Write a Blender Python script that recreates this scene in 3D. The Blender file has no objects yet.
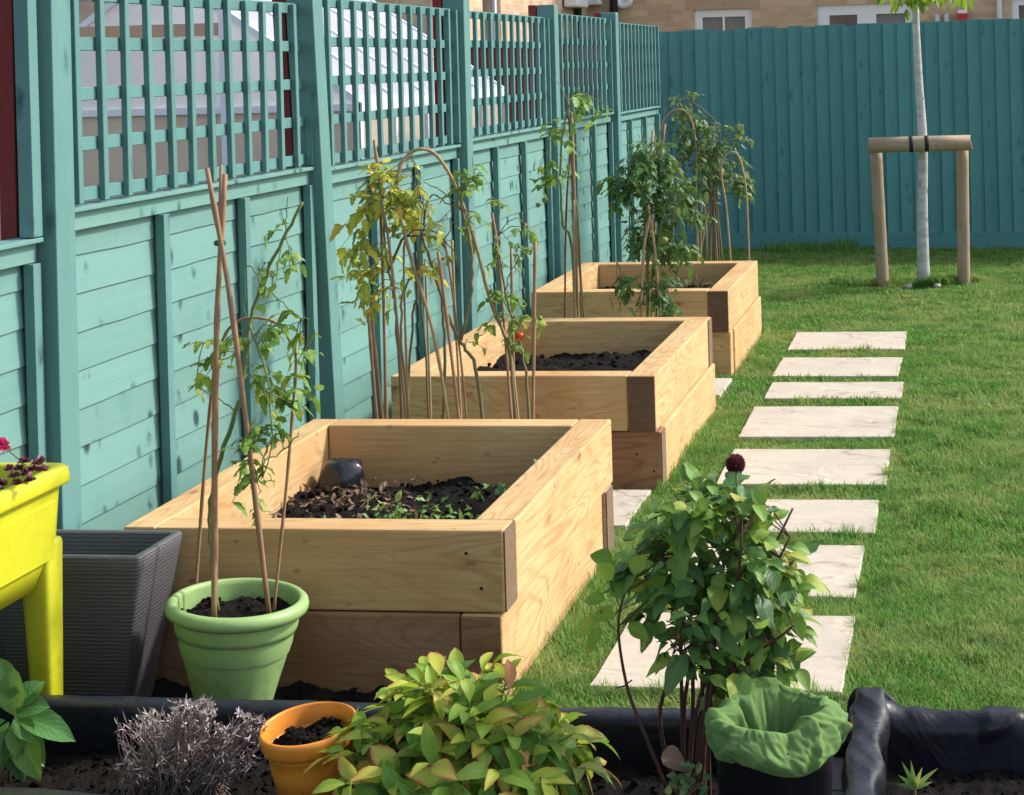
import bpy, math, random
import numpy as np
from mathutils import Vector, Matrix, noise
random.seed(7); rng = np.random.default_rng(7)
S = bpy.context.scene
COL = S.collection
rad = math.radians

# ------------------------------------------------------------------ camera
FPX, PPX, PPY = 1730.0, 727.4, 71.4
YAW, PIT, ROL, CH = .1329, .0062, -.0265, 1.5
_cy, _sy, _cp, _sp = math.cos(YAW), math.sin(YAW), math.cos(PIT), math.sin(PIT)
FW = Vector((-_sy*_cp, _cy*_cp, -_sp)); _R = Vector((_cy, _sy, 0)); _U = _R.cross(FW)
_c, _s = math.cos(ROL), math.sin(ROL)
RT = _R*_c + _U*_s; UP = _U*_c - _R*_s
cd = bpy.data.cameras.new('camera'); cam = bpy.data.objects.new('camera', cd); COL.objects.link(cam)
cam.matrix_world = Matrix(((RT.x, UP.x, -FW.x, 0), (RT.y, UP.y, -FW.y, 0), (RT.z, UP.z, -FW.z, CH), (0, 0, 0, 1)))
cd.sensor_fit = 'HORIZONTAL'; cd.sensor_width = 36; cd.lens = 36*FPX/1024
cd.shift_x = (512-PPX)/1024; cd.shift_y = (PPY-397.5)/1024
cd.clip_end = 500; cd.clip_start = .05
S.camera = cam
def at(px, py, Y):
    d = FW + RT*((px-PPX)/FPX) - UP*((py-PPY)/FPX)
    return Vector((0, 0, CH)) + d*(Y/d.y)

# ------------------------------------------------------------------ light
EL, AZ = 40, 27            # sun height, and its bearing from +X towards +Y
w = bpy.data.worlds.new('World'); S.world = w; w.use_nodes = True
nt = w.node_tree; sky = nt.nodes.new('ShaderNodeTexSky'); sky.sky_type = 'NISHITA'; sky.sun_disc = False
sky.sun_elevation = rad(EL); sky.sun_rotation = rad(90-AZ); sky.dust_density = 2.0; sky.air_density = 1.0
bw = nt.nodes.new('ShaderNodeRGBToBW'); nt.links.new(sky.outputs[0], bw.inputs[0])      # thin high haze: the blue is washed towards white
hz = nt.nodes.new('ShaderNodeMix'); hz.data_type = 'RGBA'; hz.inputs[0].default_value = .45; nt.links.new(sky.outputs[0], hz.inputs[6]); nt.links.new(bw.outputs[0], hz.inputs[7])
nt.links.new(hz.outputs[2], nt.nodes['Background'].inputs[0]); nt.nodes['Background'].inputs[1].default_value = .15
sd = bpy.data.lights.new('sun', 'SUN'); sd.energy = 2.1; sd.angle = rad(5); sd.color = (1, .945, .85)
so = bpy.data.objects.new('sun', sd); COL.objects.link(so)
tos = Vector((math.cos(rad(EL))*math.cos(rad(AZ)), math.cos(rad(EL))*math.sin(rad(AZ)), math.sin(rad(EL))))
so.rotation_euler = tos.to_track_quat('Z', 'Y').to_euler(); so.location = (6, 6, 6)
S.view_settings.view_transform = 'Standard'; S.view_settings.look = 'None'
S.view_settings.exposure = 1.08; S.view_settings.gamma = 1

# ------------------------------------------------------------------ materials
def mat(name, col, rough=.8, bump=None, var=None, spec=.3):
    m = bpy.data.materials.new(name); m.use_nodes = True
    n, l = m.node_tree.nodes, m.node_tree.links
    b = n['Principled BSDF']; b.inputs['Roughness'].default_value = rough
    b.inputs['Specular IOR Level'].default_value = spec
    b.inputs['Base Color'].default_value = (*col, 1)
    return m, n, l, b
def tc(n, l, scale=(1, 1, 1), rnd=True):
    t = n.new('ShaderNodeTexCoord'); mp = n.new('ShaderNodeMapping'); mp.inputs['Scale'].default_value = scale
    if rnd:
        oi = n.new('ShaderNodeObjectInfo'); va = n.new('ShaderNodeVectorMath'); va.operation = 'MULTIPLY_ADD'
        l.new(oi.outputs['Random'], va.inputs[0]); va.inputs[1].default_value = (37, 19, 23)
        l.new(t.outputs['Object'], va.inputs[2]); l.new(va.outputs[0], mp.inputs[0])
    else: l.new(t.outputs['Object'], mp.inputs[0])
    return mp.outputs[0]
def nz(n, l, vec, scale, detail=4, rough=.6, dist=0):
    t = n.new('ShaderNodeTexNoise'); t.inputs['Scale'].default_value = scale; t.inputs['Detail'].default_value = detail
    t.inputs['Roughness'].default_value = rough; t.inputs['Distortion'].default_value = dist
    l.new(vec, t.inputs['Vector']); return t.outputs['Fac']
def ramp(n, l, fac, stops):
    r = n.new('ShaderNodeValToRGB'); l.new(fac, r.inputs[0])
    while len(r.color_ramp.elements) < len(stops): r.color_ramp.elements.new(.5)
    for e, (p, c) in zip(r.color_ramp.elements, stops):
        e.position = p; e.color = (c, c, c, 1) if isinstance(c, (int, float)) else (*c, 1)
    return r.outputs[0]
def mix(n, l, fac, a, b, mode='MIX'):
    m = n.new('ShaderNodeMix'); m.data_type = 'RGBA'; m.blend_type = mode
    if isinstance(fac, (int, float)): m.inputs[0].default_value = fac
    else: l.new(fac, m.inputs[0])
    for i, v in ((6, a), (7, b)):
        if isinstance(v, tuple): m.inputs[i].default_value = (*v, 1)
        else: l.new(v, m.inputs[i])
    return m.outputs[2]
def bump(n, l, b, h, strength=.3, dist=.01):
    q = n.new('ShaderNodeBump'); q.inputs['Strength'].default_value = strength; q.inputs['Distance'].default_value = dist
    l.new(h, q.inputs['Height']); l.new(q.outputs[0], b.inputs['Normal'])
def island(n): return n.new('ShaderNodeNewGeometry').outputs['Random Per Island']
def math_(n, l, op, a, b=0.5):
    m = n.new('ShaderNodeMath'); m.operation = op
    for i, v in ((0, a), (1, b)):
        if isinstance(v, (int, float)): m.inputs[i].default_value = v
        else: l.new(v, m.inputs[i])
    return m.outputs[0]

def wood(name, light, dark, knot=(.24, .10, .045), tint=.5, gs=1.0):
    """sawn softwood, grain along local X"""
    m, n, l, b = mat(name, light, .72)
    v = tc(n, l, (1, 1, 1))
    mp = n.new('ShaderNodeMapping'); mp.inputs['Scale'].default_value = (1.3, 13, 13); l.new(v, mp.inputs[0])
    # distort grain round the knots
    low = nz(n, l, v, 3.2, 2, .5)
    mg = n.new('ShaderNodeMapping'); mg.inputs['Scale'].default_value = (.9, 5.5*gs, 5.5*gs); l.new(v, mg.inputs[0])
    gf = nz(n, l, mg.outputs[0], 1.0, 1.5, .45, .35)
    gw = math_(n, l, 'SINE', math_(n, l, 'MULTIPLY', gf, 150.))
    mp2 = n.new('ShaderNodeMapping'); mp2.inputs['Scale'].default_value = (2, 60, 60); l.new(v, mp2.inputs[0])
    fine = nz(n, l, mp2.outputs[0], 1.6, 5, .65)
    c = mix(n, l, math_(n, l, 'MULTIPLY', ramp(n, l, gw, [(.35, 0), (1, .95)]), ramp(n, l, nz(n, l, v, 5, 3), [(.38, .18), (.62, .85)])), light, dark)
    c = mix(n, l, ramp(n, l, fine, [(.35, .5), (.7, 0)]), c, tuple(x*.72 for x in dark))
    c = mix(n, l, ramp(n, l, low, [(.42, 0), (.7, tint)]), c, tuple(x*f for x, f in zip(dark, (1.05, .8, .6))))
    # knots
    mp3 = n.new('ShaderNodeMapping'); mp3.inputs['Scale'].default_value = (4, 9, 9); l.new(v, mp3.inputs[0])
    vo = n.new('ShaderNodeTexVoronoi'); vo.inputs['Scale'].default_value = .85; vo.inputs['Randomness'].default_value = 1
    l.new(mp3.outputs[0], vo.inputs['Vector'])
    k = ramp(n, l, vo.outputs['Distance'], [(.0, 1), (.055, .9), (.085, .35), (.2, 0)])
    c = mix(n, l, k, c, knot)
    # small nicks
    vo2 = n.new('ShaderNodeTexVoronoi'); vo2.inputs['Scale'].default_value = 1; 
    mp4 = n.new('ShaderNodeMapping'); mp4.inputs['Scale'].default_value = (11, 17, 17); l.new(v, mp4.inputs[0])
    l.new(mp4.outputs[0], vo2.inputs['Vector'])
    c = mix(n, l, ramp(n, l, vo2.outputs['Distance'], [(0, .8), (.09, .6), (.13, 0)]), c, (.30, .11, .05))
    oi = n.new('ShaderNodeObjectInfo')
    c = mix(n, l, ramp(n, l, oi.outputs['Random'], [(0, 0), (1, .3)]), c, tuple(x*.8 for x in light))
    l.new(c, b.inputs['Base Color'])
    bump(n, l, b, fine, .35, .004)
    return m
M = {}
M['sleeper'] = wood('new_softwood', (.66, .455, .225), (.43, .235, .09), tint=.5)
M['sleeper_worn'] = wood('stained_softwood', (.40, .235, .125), (.2, .095, .045), tint=.8)
M['greyend'] = wood('grey_endgrain', (.22, .155, .10), (.14, .09, .055), tint=.5, gs=3)
M['endgrain'] = wood('dark_endgrain', (.16, .095, .055), (.1, .055, .03), tint=.6, gs=3)
M['stake'] = wood('weathered_stake', (.42, .33, .23), (.27, .2, .14), tint=.5)

def teal(name, base, dark, axis='Y', chip=.45):
    """stained fence timber: brush marks along the board, blotches where knots bleed through"""
    m, n, l, b = mat(name, base, .75)
    v = tc(n, l, (1, 1, 1), False)
    sc = {'Y': (30, 1.6, 34), 'Z': (34, 34, 1.6), 'X': (1.6, 34, 34)}[axis]
    mp = n.new('ShaderNodeMapping'); mp.inputs['Scale'].default_value = sc; l.new(v, mp.inputs[0])
    f = nz(n, l, mp.outputs[0], 1, 5, .65)
    isl = island(n)
    va = n.new('ShaderNodeVectorMath'); va.operation = 'MULTIPLY_ADD'; l.new(isl, va.inputs[0]); va.inputs[1].default_value = (9, 17, 13); l.new(v, va.inputs[2])
    blot = nz(n, l, va.outputs[0], 5.5, 3, .6)
    c = mix(n, l, ramp(n, l, f, [(.3, 0), (.75, .55)]), base, tuple(x*.72 for x in base))
    c = mix(n, l, ramp(n, l, blot, [(.5, 0), (.72, .6)]), c, tuple(x*.5+y*.5 for x, y in zip(base, dark)))
    c = mix(n, l, ramp(n, l, isl, [(0, 0), (1, .5)]), c, tuple(min(1, x*1.28) for x in base))
    c = mix(n, l, ramp(n, l, nz(n, l, v, 1.3, 3), [(.5, 0), (.75, .3)]), c, tuple(x*.6+.03 for x in base))
    ks = {'Y': (9, 7, 4.5), 'Z': (9, 9, 2.6), 'X': (3, 9, 9)}[axis]
    mk = n.new('ShaderNodeMapping'); mk.inputs['Scale'].default_value = ks; l.new(va.outputs[0], mk.inputs[0])
    vo = n.new('ShaderNodeTexVoronoi'); vo.inputs['Scale'].default_value = 1.5; l.new(mk.outputs[0], vo.inputs['Vector'])
    kn = math_(n, l, 'MULTIPLY', ramp(n, l, vo.outputs['Distance'], [(0, 1), (.13, .8), (.26, 0)]), ramp(n, l, nz(n, l, va.outputs[0], 14, 3), [(.4, 0), (.6, chip*1.9)]))
    c = mix(n, l, kn, c, tuple(x*.42 for x in dark))
    l.new(c, b.inputs['Base Color']); bump(n, l, b, f, .4, .004)
    return m
TL, TD = (.132, .270, .243), (.045, .135, .14)
M['teal_board'] = teal('teal_board', TL, TD, 'Y', .75)
M['teal_post'] = teal('teal_post', (.108, .24, .222), TD, 'Z')
M['teal_lath'] = teal('teal_lath', (.09, .21, .195), TD, 'Z', .3)
M['teal_back'] = teal('teal_back', (.085, .245, .248), (.048, .16, .175), 'Z', .28)
M['red_wood'] = teal('red_wood', (.2, .032, .03), (.1, .016, .016), 'Z', .3)

def leafmat(name, stops, trans=.35, rough=.45, vein=.35, edge=None, edge_amt=.0, spec=.35):
    m, n, l, b = mat(name, stops[0][1], rough, spec=spec)
    c = ramp(n, l, island(n), stops)
    uv = n.new('ShaderNodeUVMap'); sx = n.new('ShaderNodeSeparateXYZ'); l.new(uv.outputs[0], sx.inputs[0])
    d = math_(n, l, 'ABSOLUTE', math_(n, l, 'SUBTRACT', sx.outputs[0], .5))
    c = mix(n, l, ramp(n, l, d, [(0, vein), (.07, 0)]), c, tuple(min(1, x*1.6+.03) for x in stops[len(stops)//2][1]))
    # side veins
    wv = math_(n, l, 'SINE', math_(n, l, 'ADD', math_(n, l, 'MULTIPLY', sx.outputs[1], 45.), math_(n, l, 'MULTIPLY', d, -34.)))
    c = mix(n, l, ramp(n, l, wv, [(.75, 0), (1, vein*.6)]), c, tuple(x*.6 for x in stops[len(stops)//2][1]))
    if edge:
        e = ramp(n, l, math_(n, l, 'ADD', math_(n, l, 'MULTIPLY', d, 1.1), math_(n, l, 'MULTIPLY', sx.outputs[1], .7)), [(.75, 0), (1.0, edge_amt)])
        isl = island(n); e = math_(n, l, 'MULTIPLY', e, ramp(n, l, isl, [(.35, 0), (.8, 1)]))
        c = mix(n, l, e, c, edge)
    l.new(c, b.inputs['Base Color'])
    t = n.new('ShaderNodeBsdfTranslucent'); l.new(mix(n, l, .35, c, (.30, .38, .03)), t.inputs['Color'])
    ms = n.new('ShaderNodeMixShader'); ms.inputs[0].default_value = trans
    l.new(b.outputs[0], ms.inputs[1]); l.new(t.outputs[0], ms.inputs[2]); l.new(ms.outputs[0], n['Material Output'].inputs['Surface'])
    bump(n, l, b, wv, .12, .002)
    return m
M['tomato_green'] = leafmat('tomato_green', [(0, (0.096, 0.208, 0.032)), (.4, (0.176, 0.336, 0.056)), (.8, (0.256, 0.400, 0.080)), (1, (0.512, 0.480, 0.080))], .4)
M['tomato_yellow'] = leafmat('tomato_yellow', [(0, (.2, .26, .06)), (.3, (.36, .44, .08)), (.65, (.6, .62, .1)), (.88, (.75, .62, .09)), (1, (.62, .36, .1))], .4)
M['tomato_dark'] = leafmat('tomato_dark', [(0, (0.033, 0.098, 0.030)), (.5, (0.068, 0.165, 0.053)), (.9, (0.120, 0.240, 0.060)), (1, (0.225, 0.300, 0.045))], .3)
M['tomato_grey'] = leafmat('tomato_grey', [(0, (0.075, 0.150, 0.068)), (.5, (0.120, 0.225, 0.090)), (.85, (0.195, 0.300, 0.105)), (1, (0.375, 0.420, 0.075))], .3)
M['shrub'] = leafmat('shrub_leaf', [(0, (.09, .22, .035)), (.4, (.16, .34, .05)), (.7, (.32, .46, .07)), (.88, (.52, .58, .09)), (1, (.66, .58, .12))], .42, .45, .22, (.62, .13, .09), .85)
M['dahlia'] = leafmat('dahlia_leaf', [(0, (.05, .135, .045)), (.45, (.10, .22, .06)), (.8, (.20, .36, .07)), (1, (.42, .5, .07))], .36, .42, .16)
M['broad'] = leafmat('broad_leaf', [(0, (.05, .15, .05)), (.6, (.10, .25, .07)), (1, (.22, .38, .06))], .3, .35, .5)
M['weed'] = leafmat('weed_leaf', [(0, (0.075, 0.195, 0.060)), (.6, (0.195, 0.375, 0.090)), (1, (0.480, 0.540, 0.150))], .3)
M['dead_leaf'] = leafmat('dead_leaf', [(0, (.09, .05, .03)), (.5, (.17, .1, .065)), (1, (.3, .2, .14))], .15, .8)
M['sapling'] = leafmat('sapling_leaf', [(0, (0.117, 0.260, 0.026)), (.6, (0.221, 0.390, 0.039)), (1, (0.455, 0.520, 0.052))], .45)
M['petal'] = leafmat('dark_petal', [(0, (.09, .003, .03)), (.6, (.17, .006, .055)), (1, (.3, .015, .1))], .15, .55, 0)
M['petal_pink'] = leafmat('pink_petal', [(0, (.6, .01, .12)), (1, (.8, .03, .25))], .2, .5, 0)
M['petal_purple'] = leafmat('purple_petal', [(0, (.10, .01, .04)), (.7, (.2, .04, .1)), (1, (.4, .2, .3))], .15, .5, 0)
M['lavender'] = leafmat('dry_lavender_tips', [(0, (.22, .16, .15)), (.5, (.38, .31, .30)), (1, (.62, .56, .55))], .1, .9, 0)

def simple(name, col, rough=.6, ns=None, amt=.25, bs=.0, spec=.3, dark=None, metal=0):
    m, n, l, b = mat(name, col, rough, spec=spec); b.inputs['Metallic'].default_value = metal
    if ns:
        v = tc(n, l, (1, 1, 1)); f = nz(n, l, v, ns, 5, .65)
        c = mix(n, l, ramp(n, l, f, [(.35, 0), (.75, amt)]), col, dark or tuple(x*.5 for x in col))
        l.new(c, b.inputs['Base Color'])
        if bs: bump(n, l, b, f, bs, .004)
    return m
M['cane'] = simple('bamboo_cane', (.33, .19, .11), .6, 14, .6, .2)
M['cane_old'] = simple('old_bamboo_cane', (.40, .28, .15), .65, 14, .6, .2)
M['cane_dark'] = simple('dark_cane', (.15, .09, .06), .7, 14, .6, .2)
M['stem_green'] = simple('green_stem', (.13, .20, .06), .6, 20, .5, .1, dark=(.2, .2, .08))
M['stem_dry'] = simple('dry_stem', (.19, .16, .08), .75, 20, .6, .2, dark=(.09, .07, .05))
M['stem_dark'] = simple('woody_stem', (.085, .035, .025), .7, 30, .5, .2, dark=(.03, .02, .02))
M['twig_grey'] = simple('dry_twig', (.20, .15, .14), .9, 30, .6, .1)
M['tomato'] = simple('ripe_tomato', (.55, .06, .015), .25)
M['tomato_unripe'] = simple('unripe_tomato', (.16, .22, .05), .3)
M['pot_green'] = simple('lime_green_plastic', (.28, .43, .16), .45, 7, .3, spec=.4, dark=(.23, .37, .12))
M['pot_orange'] = simple('orange_glaze', (.74, .27, .03), .42, 25, .4, spec=.45, dark=(.52, .15, .02))
M['pot_black'] = simple('black_plastic', (.012, .013, .016), .45, 8, .2)
M['grey_inner'] = simple('grey_planter_inside', (.02, .02, .025), .8)
M['fabric_green'] = simple('green_fabric', (.12, .215, .065), .85, 9, .4, .4, dark=(.08, .15, .045), spec=.2)
M['tie'] = simple('black_rubber_tie', (.015, .015, .02), .6)
M['twine'] = simple('green_twine', (.05, .1, .04), .8)
M['white_frame'] = simple('white_upvc', (.78, .80, .84), .35)
M['glass_dark'] = simple('window_glass', (.05, .045, .04), .08, 3, .7, spec=.6, dark=(.16, .13, .09))
M['curtain'] = simple('net_curtain', (.26, .26, .25), .9, 40, .7)
M['alu'] = simple('aluminium_bar', (.55, .56, .58), .45)
M['pane'] = simple('milky_pane', (.90, .89, .90), .3, 1.2, .6, dark=(.80, .74, .66))
M['pane_low'] = simple('dusty_pane', (.74, .68, .54), .4, 2.2, .8, dark=(.64, .5, .42))
M['roof_sheet'] = simple('white_roof_sheet', (.85, .87, .92), .3, 2, .3, dark=(.6, .62, .68))
M['tan_panel'] = simple('tan_panel', (.55, .36, .26), .7)
M['slate'] = simple('blue_slate', (.10, .15, .19), .6, 4, .4)
M['red_box'] = simple('red_plastic', (.45, .04, .04), .5)
M['bag_black'] = simple('black_bin_bag', (.012, .014, .02), .22, 10, .3, .3, spec=.5)
M['stone_small'] = simple('pale_pebble', (.42, .4, .34), .8, 20, .5)

def dirty(mt, z1, amt=.55, sc=38, col=(.06, .045, .03)):
    n, l = mt.node_tree.nodes, mt.node_tree.links; b = n['Principled BSDF']; src = b.inputs['Base Color'].links[0].from_socket
    t = n.new('ShaderNodeTexCoord'); sp = n.new('ShaderNodeSeparateXYZ'); l.new(t.outputs['Object'], sp.inputs[0])
    hgt = ramp(n, l, sp.outputs[2], [(0, 1), (z1, .25), (min(1, z1*2.2), .12)]); sm_ = nz(n, l, t.outputs['Object'], sc, 5, .7)
    l.new(mix(n, l, math_(n, l, 'MULTIPLY', hgt, ramp(n, l, sm_, [(.5, 0), (.66, amt)])), src, col), b.inputs['Base Color'])
def see_through(mt, f, tint=None):
    n, l = mt.node_tree.nodes, mt.node_tree.links; b = n['Principled BSDF']; t = n.new('ShaderNodeBsdfTranslucent')
    if b.inputs['Base Color'].links: l.new(b.inputs['Base Color'].links[0].from_socket, t.inputs['Color'])
    else: t.inputs['Color'].default_value = b.inputs['Base Color'].default_value
    ms = n.new('ShaderNodeMixShader'); ms.inputs[0].default_value = f
    l.new(b.outputs[0], ms.inputs[1]); l.new(t.outputs[0], ms.inputs[2]); l.new(ms.outputs[0], n['Material Output'].inputs['Surface'])
see_through(M['pane'], .5); see_through(M['pane_low'], .45); see_through(M['roof_sheet'], .55)
def m_yellow():
    m, n, l, b = mat('yellow_plastic', (.53, .525, .02), .38, spec=.45)
    v = tc(n, l); f = nz(n, l, v, 6, 4)
    l.new(mix(n, l, ramp(n, l, f, [(.4, 0), (.8, .22)]), (.53, .525, .02), (.42, .41, .025)), b.inputs['Base Color']); return m
M['yellow'] = m_yellow(); dirty(M['yellow'], .3, .5); dirty(M['pot_green'], .2, .5); dirty(M['pot_orange'], .12, .6, 60)
def m_ribbed():
    m, n, l, b = mat('grey_ribbed_plastic', (.06, .058, .065), .5, spec=.5)
    v = tc(n, l, (2.2, 2.2, 1), False)
    wv = n.new('ShaderNodeTexWave'); wv.bands_direction = 'Z'; wv.inputs['Scale'].default_value = 34; wv.inputs['Distortion'].default_value = 2.6
    wv.inputs['Detail'].default_value = 3; wv.inputs['Detail Scale'].default_value = 1.2; l.new(v, wv.inputs['Vector'])
    l.new(mix(n, l, ramp(n, l, wv.outputs['Fac'], [(.2, 0), (.9, .7)]), (.078, .074, .08), (.098, .093, .10)), b.inputs['Base Color'])
    bump(n, l, b, wv.outputs['Fac'], .25, .003); return m
M['ribbed'] = m_ribbed()
def m_liner():
    m, n, l, b = mat('black_liner', (.008, .009, .015), .45, spec=.38)
    v = tc(n, l); f = nz(n, l, v, 7, 5, .6, .6)
    l.new(ramp(n, l, f, [(.3, .3), (.7, .55)]), b.inputs['Roughness']); fo = nz(n, l, v, 5, 3, .55, 1.2); cr = math_(n, l, 'ABSOLUTE', math_(n, l, 'SUBTRACT', fo, .5)); bump(n, l, b, math_(n, l, 'MULTIPLY', cr, -1.), .5, .03)
    g = nz(n, l, v, 45, 3); l.new(mix(n, l, ramp(n, l, g, [(.6, 0), (.8, .14)]), (.008, .009, .015), (.06, .055, .05)), b.inputs['Base Color'])
    return m
M['liner'] = m_liner()
def m_soil(name='soil', c0=(.008, .0065, .006), c1=(.020, .016, .014)):
    m, n, l, b = mat(name, c0, .95, spec=.15)
    v = tc(n, l); f = nz(n, l, v, 60, 6, .75); g = nz(n, l, v, 9, 4)
    c = mix(n, l, ramp(n, l, f, [(.35, 0), (.75, 1)]), c0, c1)
    c = mix(n, l, ramp(n, l, g, [(.4, 0), (.8, .5)]), c, c0)
    l.new(mix(n, l, ramp(n, l, island(n), [(.0, 0), (1, .35)]), c, c1), b.inputs['Base Color'])
    bump(n, l, b, f, .9, .02); return m
M['soil'] = m_soil(); M['earth'] = m_soil('bare_earth', (.03, .022, .016), (.07, .05, .035))
def m_stone():
    m, n, l, b = mat('sandstone_slab', (.6, .53, .43), .85)
    v = tc(n, l); f = nz(n, l, v, 3.5, 6, .6, .5); g = nz(n, l, v, 40, 5, .7)
    c = mix(n, l, ramp(n, l, f, [(.35, 0), (.7, .7)]), (.53, .465, .375), (.42, .37, .31))
    c = mix(n, l, ramp(n, l, g, [(.45, 0), (.8, .35)]), c, (.27, .24, .19))
    c = mix(n, l, ramp(n, l, nz(n, l, v, 6, 5, .7), [(.52, 0), (.72, .4)]), c, (.33, .28, .2))
    # riven edges: thin meandering lines where a noise crosses a level, broken up by a second noise
    mp = n.new('ShaderNodeMapping'); mp.inputs['Scale'].default_value = (1, 1.9, 1); mp.inputs['Rotation'].default_value = (0, 0, .5); l.new(v, mp.inputs[0])
    h = nz(n, l, mp.outputs[0], 2.4, 3, .5, .4)
    ln = ramp(n, l, math_(n, l, 'ABSOLUTE', math_(n, l, 'SUBTRACT', h, .54)), [(0, 1), (.006, .9), (.014, 0)])
    ln = math_(n, l, 'MULTIPLY', ln, ramp(n, l, nz(n, l, v, 4.5, 2), [(.5, 0), (.6, .55)]))
    c = mix(n, l, ln, c, (.22, .18, .13))
    l.new(c, b.inputs['Base Color'])
    st = ramp(n, l, h, [(.5, 0), (.545, 1)])
    bump(n, l, b, math_(n, l, 'ADD', math_(n, l, 'MULTIPLY', st, .6), math_(n, l, 'MULTIPLY', f, 1.0)), .55, .012); return m
M['stone'] = m_stone()
def m_grass():
    m, n, l, b = mat('grass_blade', (.08, .17, .03), .55, spec=.25)
    t = n.new('ShaderNodeTexCoord'); o = t.outputs['Object']
    pa = nz(n, l, o, 2.1, 4, .65); pb = nz(n, l, o, 5.5, 4, .65)
    c = ramp(n, l, island(n), [(0, (.085, .24, .035)), (.5, (.14, .345, .055)), (.82, (.22, .42, .08)), (.9, (.38, .38, .15)), (1, (.5, .43, .24))])
    c = mix(n, l, ramp(n, l, pa, [(.42, 0), (.62, .8)]), c, (.36, .42, .14))
    c = mix(n, l, ramp(n, l, pb, [(.48, 0), (.7, .75)]), c, (.07, .2, .03))
    l.new(c, b.inputs['Base Color'])
    tr = n.new('ShaderNodeBsdfTranslucent'); l.new(c, tr.inputs[0]); ms = n.new('ShaderNodeMixShader'); ms.inputs[0].default_value = .45
    l.new(b.outputs[0], ms.inputs[1]); l.new(tr.outputs[0], ms.inputs[2]); l.new(ms.outputs[0], n['Material Output'].inputs['Surface'])
    return m
M['grass'] = m_grass()
def m_turf():
    m, n, l, b = mat('turf_thatch', (.05, .08, .02), .95, spec=.1)
    v = tc(n, l); f = nz(n, l, v, 50, 5, .7); g = nz(n, l, v, 2.2, 4)
    c = mix(n, l, ramp(n, l, f, [(.35, 0), (.7, 1)]), (.07, .10, .025), (.14, .17, .05))
    l.new(mix(n, l, ramp(n, l, g, [(.4, 0), (.7, .4)]), c, (.12, .12, .05)), b.inputs['Base Color']); bump(n, l, b, f, .8, .02); return m
M['turf'] = m_turf()
def m_brick(name, c1, c2, mort):
    m, n, l, b = mat(name, c1, .9, spec=.1)
    v = tc(n, l, (1, 1, 1), False)
    mp = n.new('ShaderNodeMapping'); mp.inputs['Rotation'].default_value = (rad(-90), 0, 0); l.new(v, mp.inputs[0])
    br = n.new('ShaderNodeTexBrick'); l.new(mp.outputs[0], br.inputs['Vector']); br.inputs['Scale'].default_value = 1
    br.inputs['Brick Width'].default_value = .225; br.inputs['Row Height'].default_value = .075; br.inputs['Mortar Size'].default_value = .006
    br.inputs['Mortar Smooth'].default_value = .2; br.inputs['Bias'].default_value = 0
    br.inputs['Color1'].default_value = (*c1, 1); br.inputs['Color2'].default_value = (*c2, 1); br.inputs['Mortar'].default_value = (*mort, 1)
    f = nz(n, l, v, 5, 5, .7)
    l.new(mix(n, l, ramp(n, l, f, [(.4, 0), (.8, .4)]), br.outputs['Color'], tuple(x*.6 for x in c2)), b.inputs['Base Color'])
    bump(n, l, b, br.outputs['Fac'], -.5, .006); return m
M['brick'] = m_brick('buff_brick', (.66, .47, .32), (.50, .34, .22), (.5, .45, .38))
def m_bark():
    m, n, l, b = mat('pale_bark', (.5, .5, .48), .8)
    v = tc(n, l); mp = n.new('ShaderNodeMapping'); mp.inputs['Scale'].default_value = (3, 3, 9); l.new(v, mp.inputs[0])
    f = nz(n, l, mp.outputs[0], 3, 5, .7, .5)
    vo = n.new('ShaderNodeTexVoronoi'); vo.inputs['Scale'].default_value = 1; mq = n.new('ShaderNodeMapping'); mq.inputs['Scale'].default_value = (16, 16, 9); l.new(v, mq.inputs[0]); l.new(mq.outputs[0], vo.inputs['Vector'])
    c = mix(n, l, ramp(n, l, f, [(.4, 0), (.72, .8)]), (.50, .50, .49), (.27, .25, .22))
    c = mix(n, l, ramp(n, l, vo.outputs['Distance'], [(.05, .9), (.2, 0)]), c, (.1, .08, .06))
    l.new(c, b.inputs['Base Color']); bump(n, l, b, f, .5, .01); return m
M['bark'] = m_bark()

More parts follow.
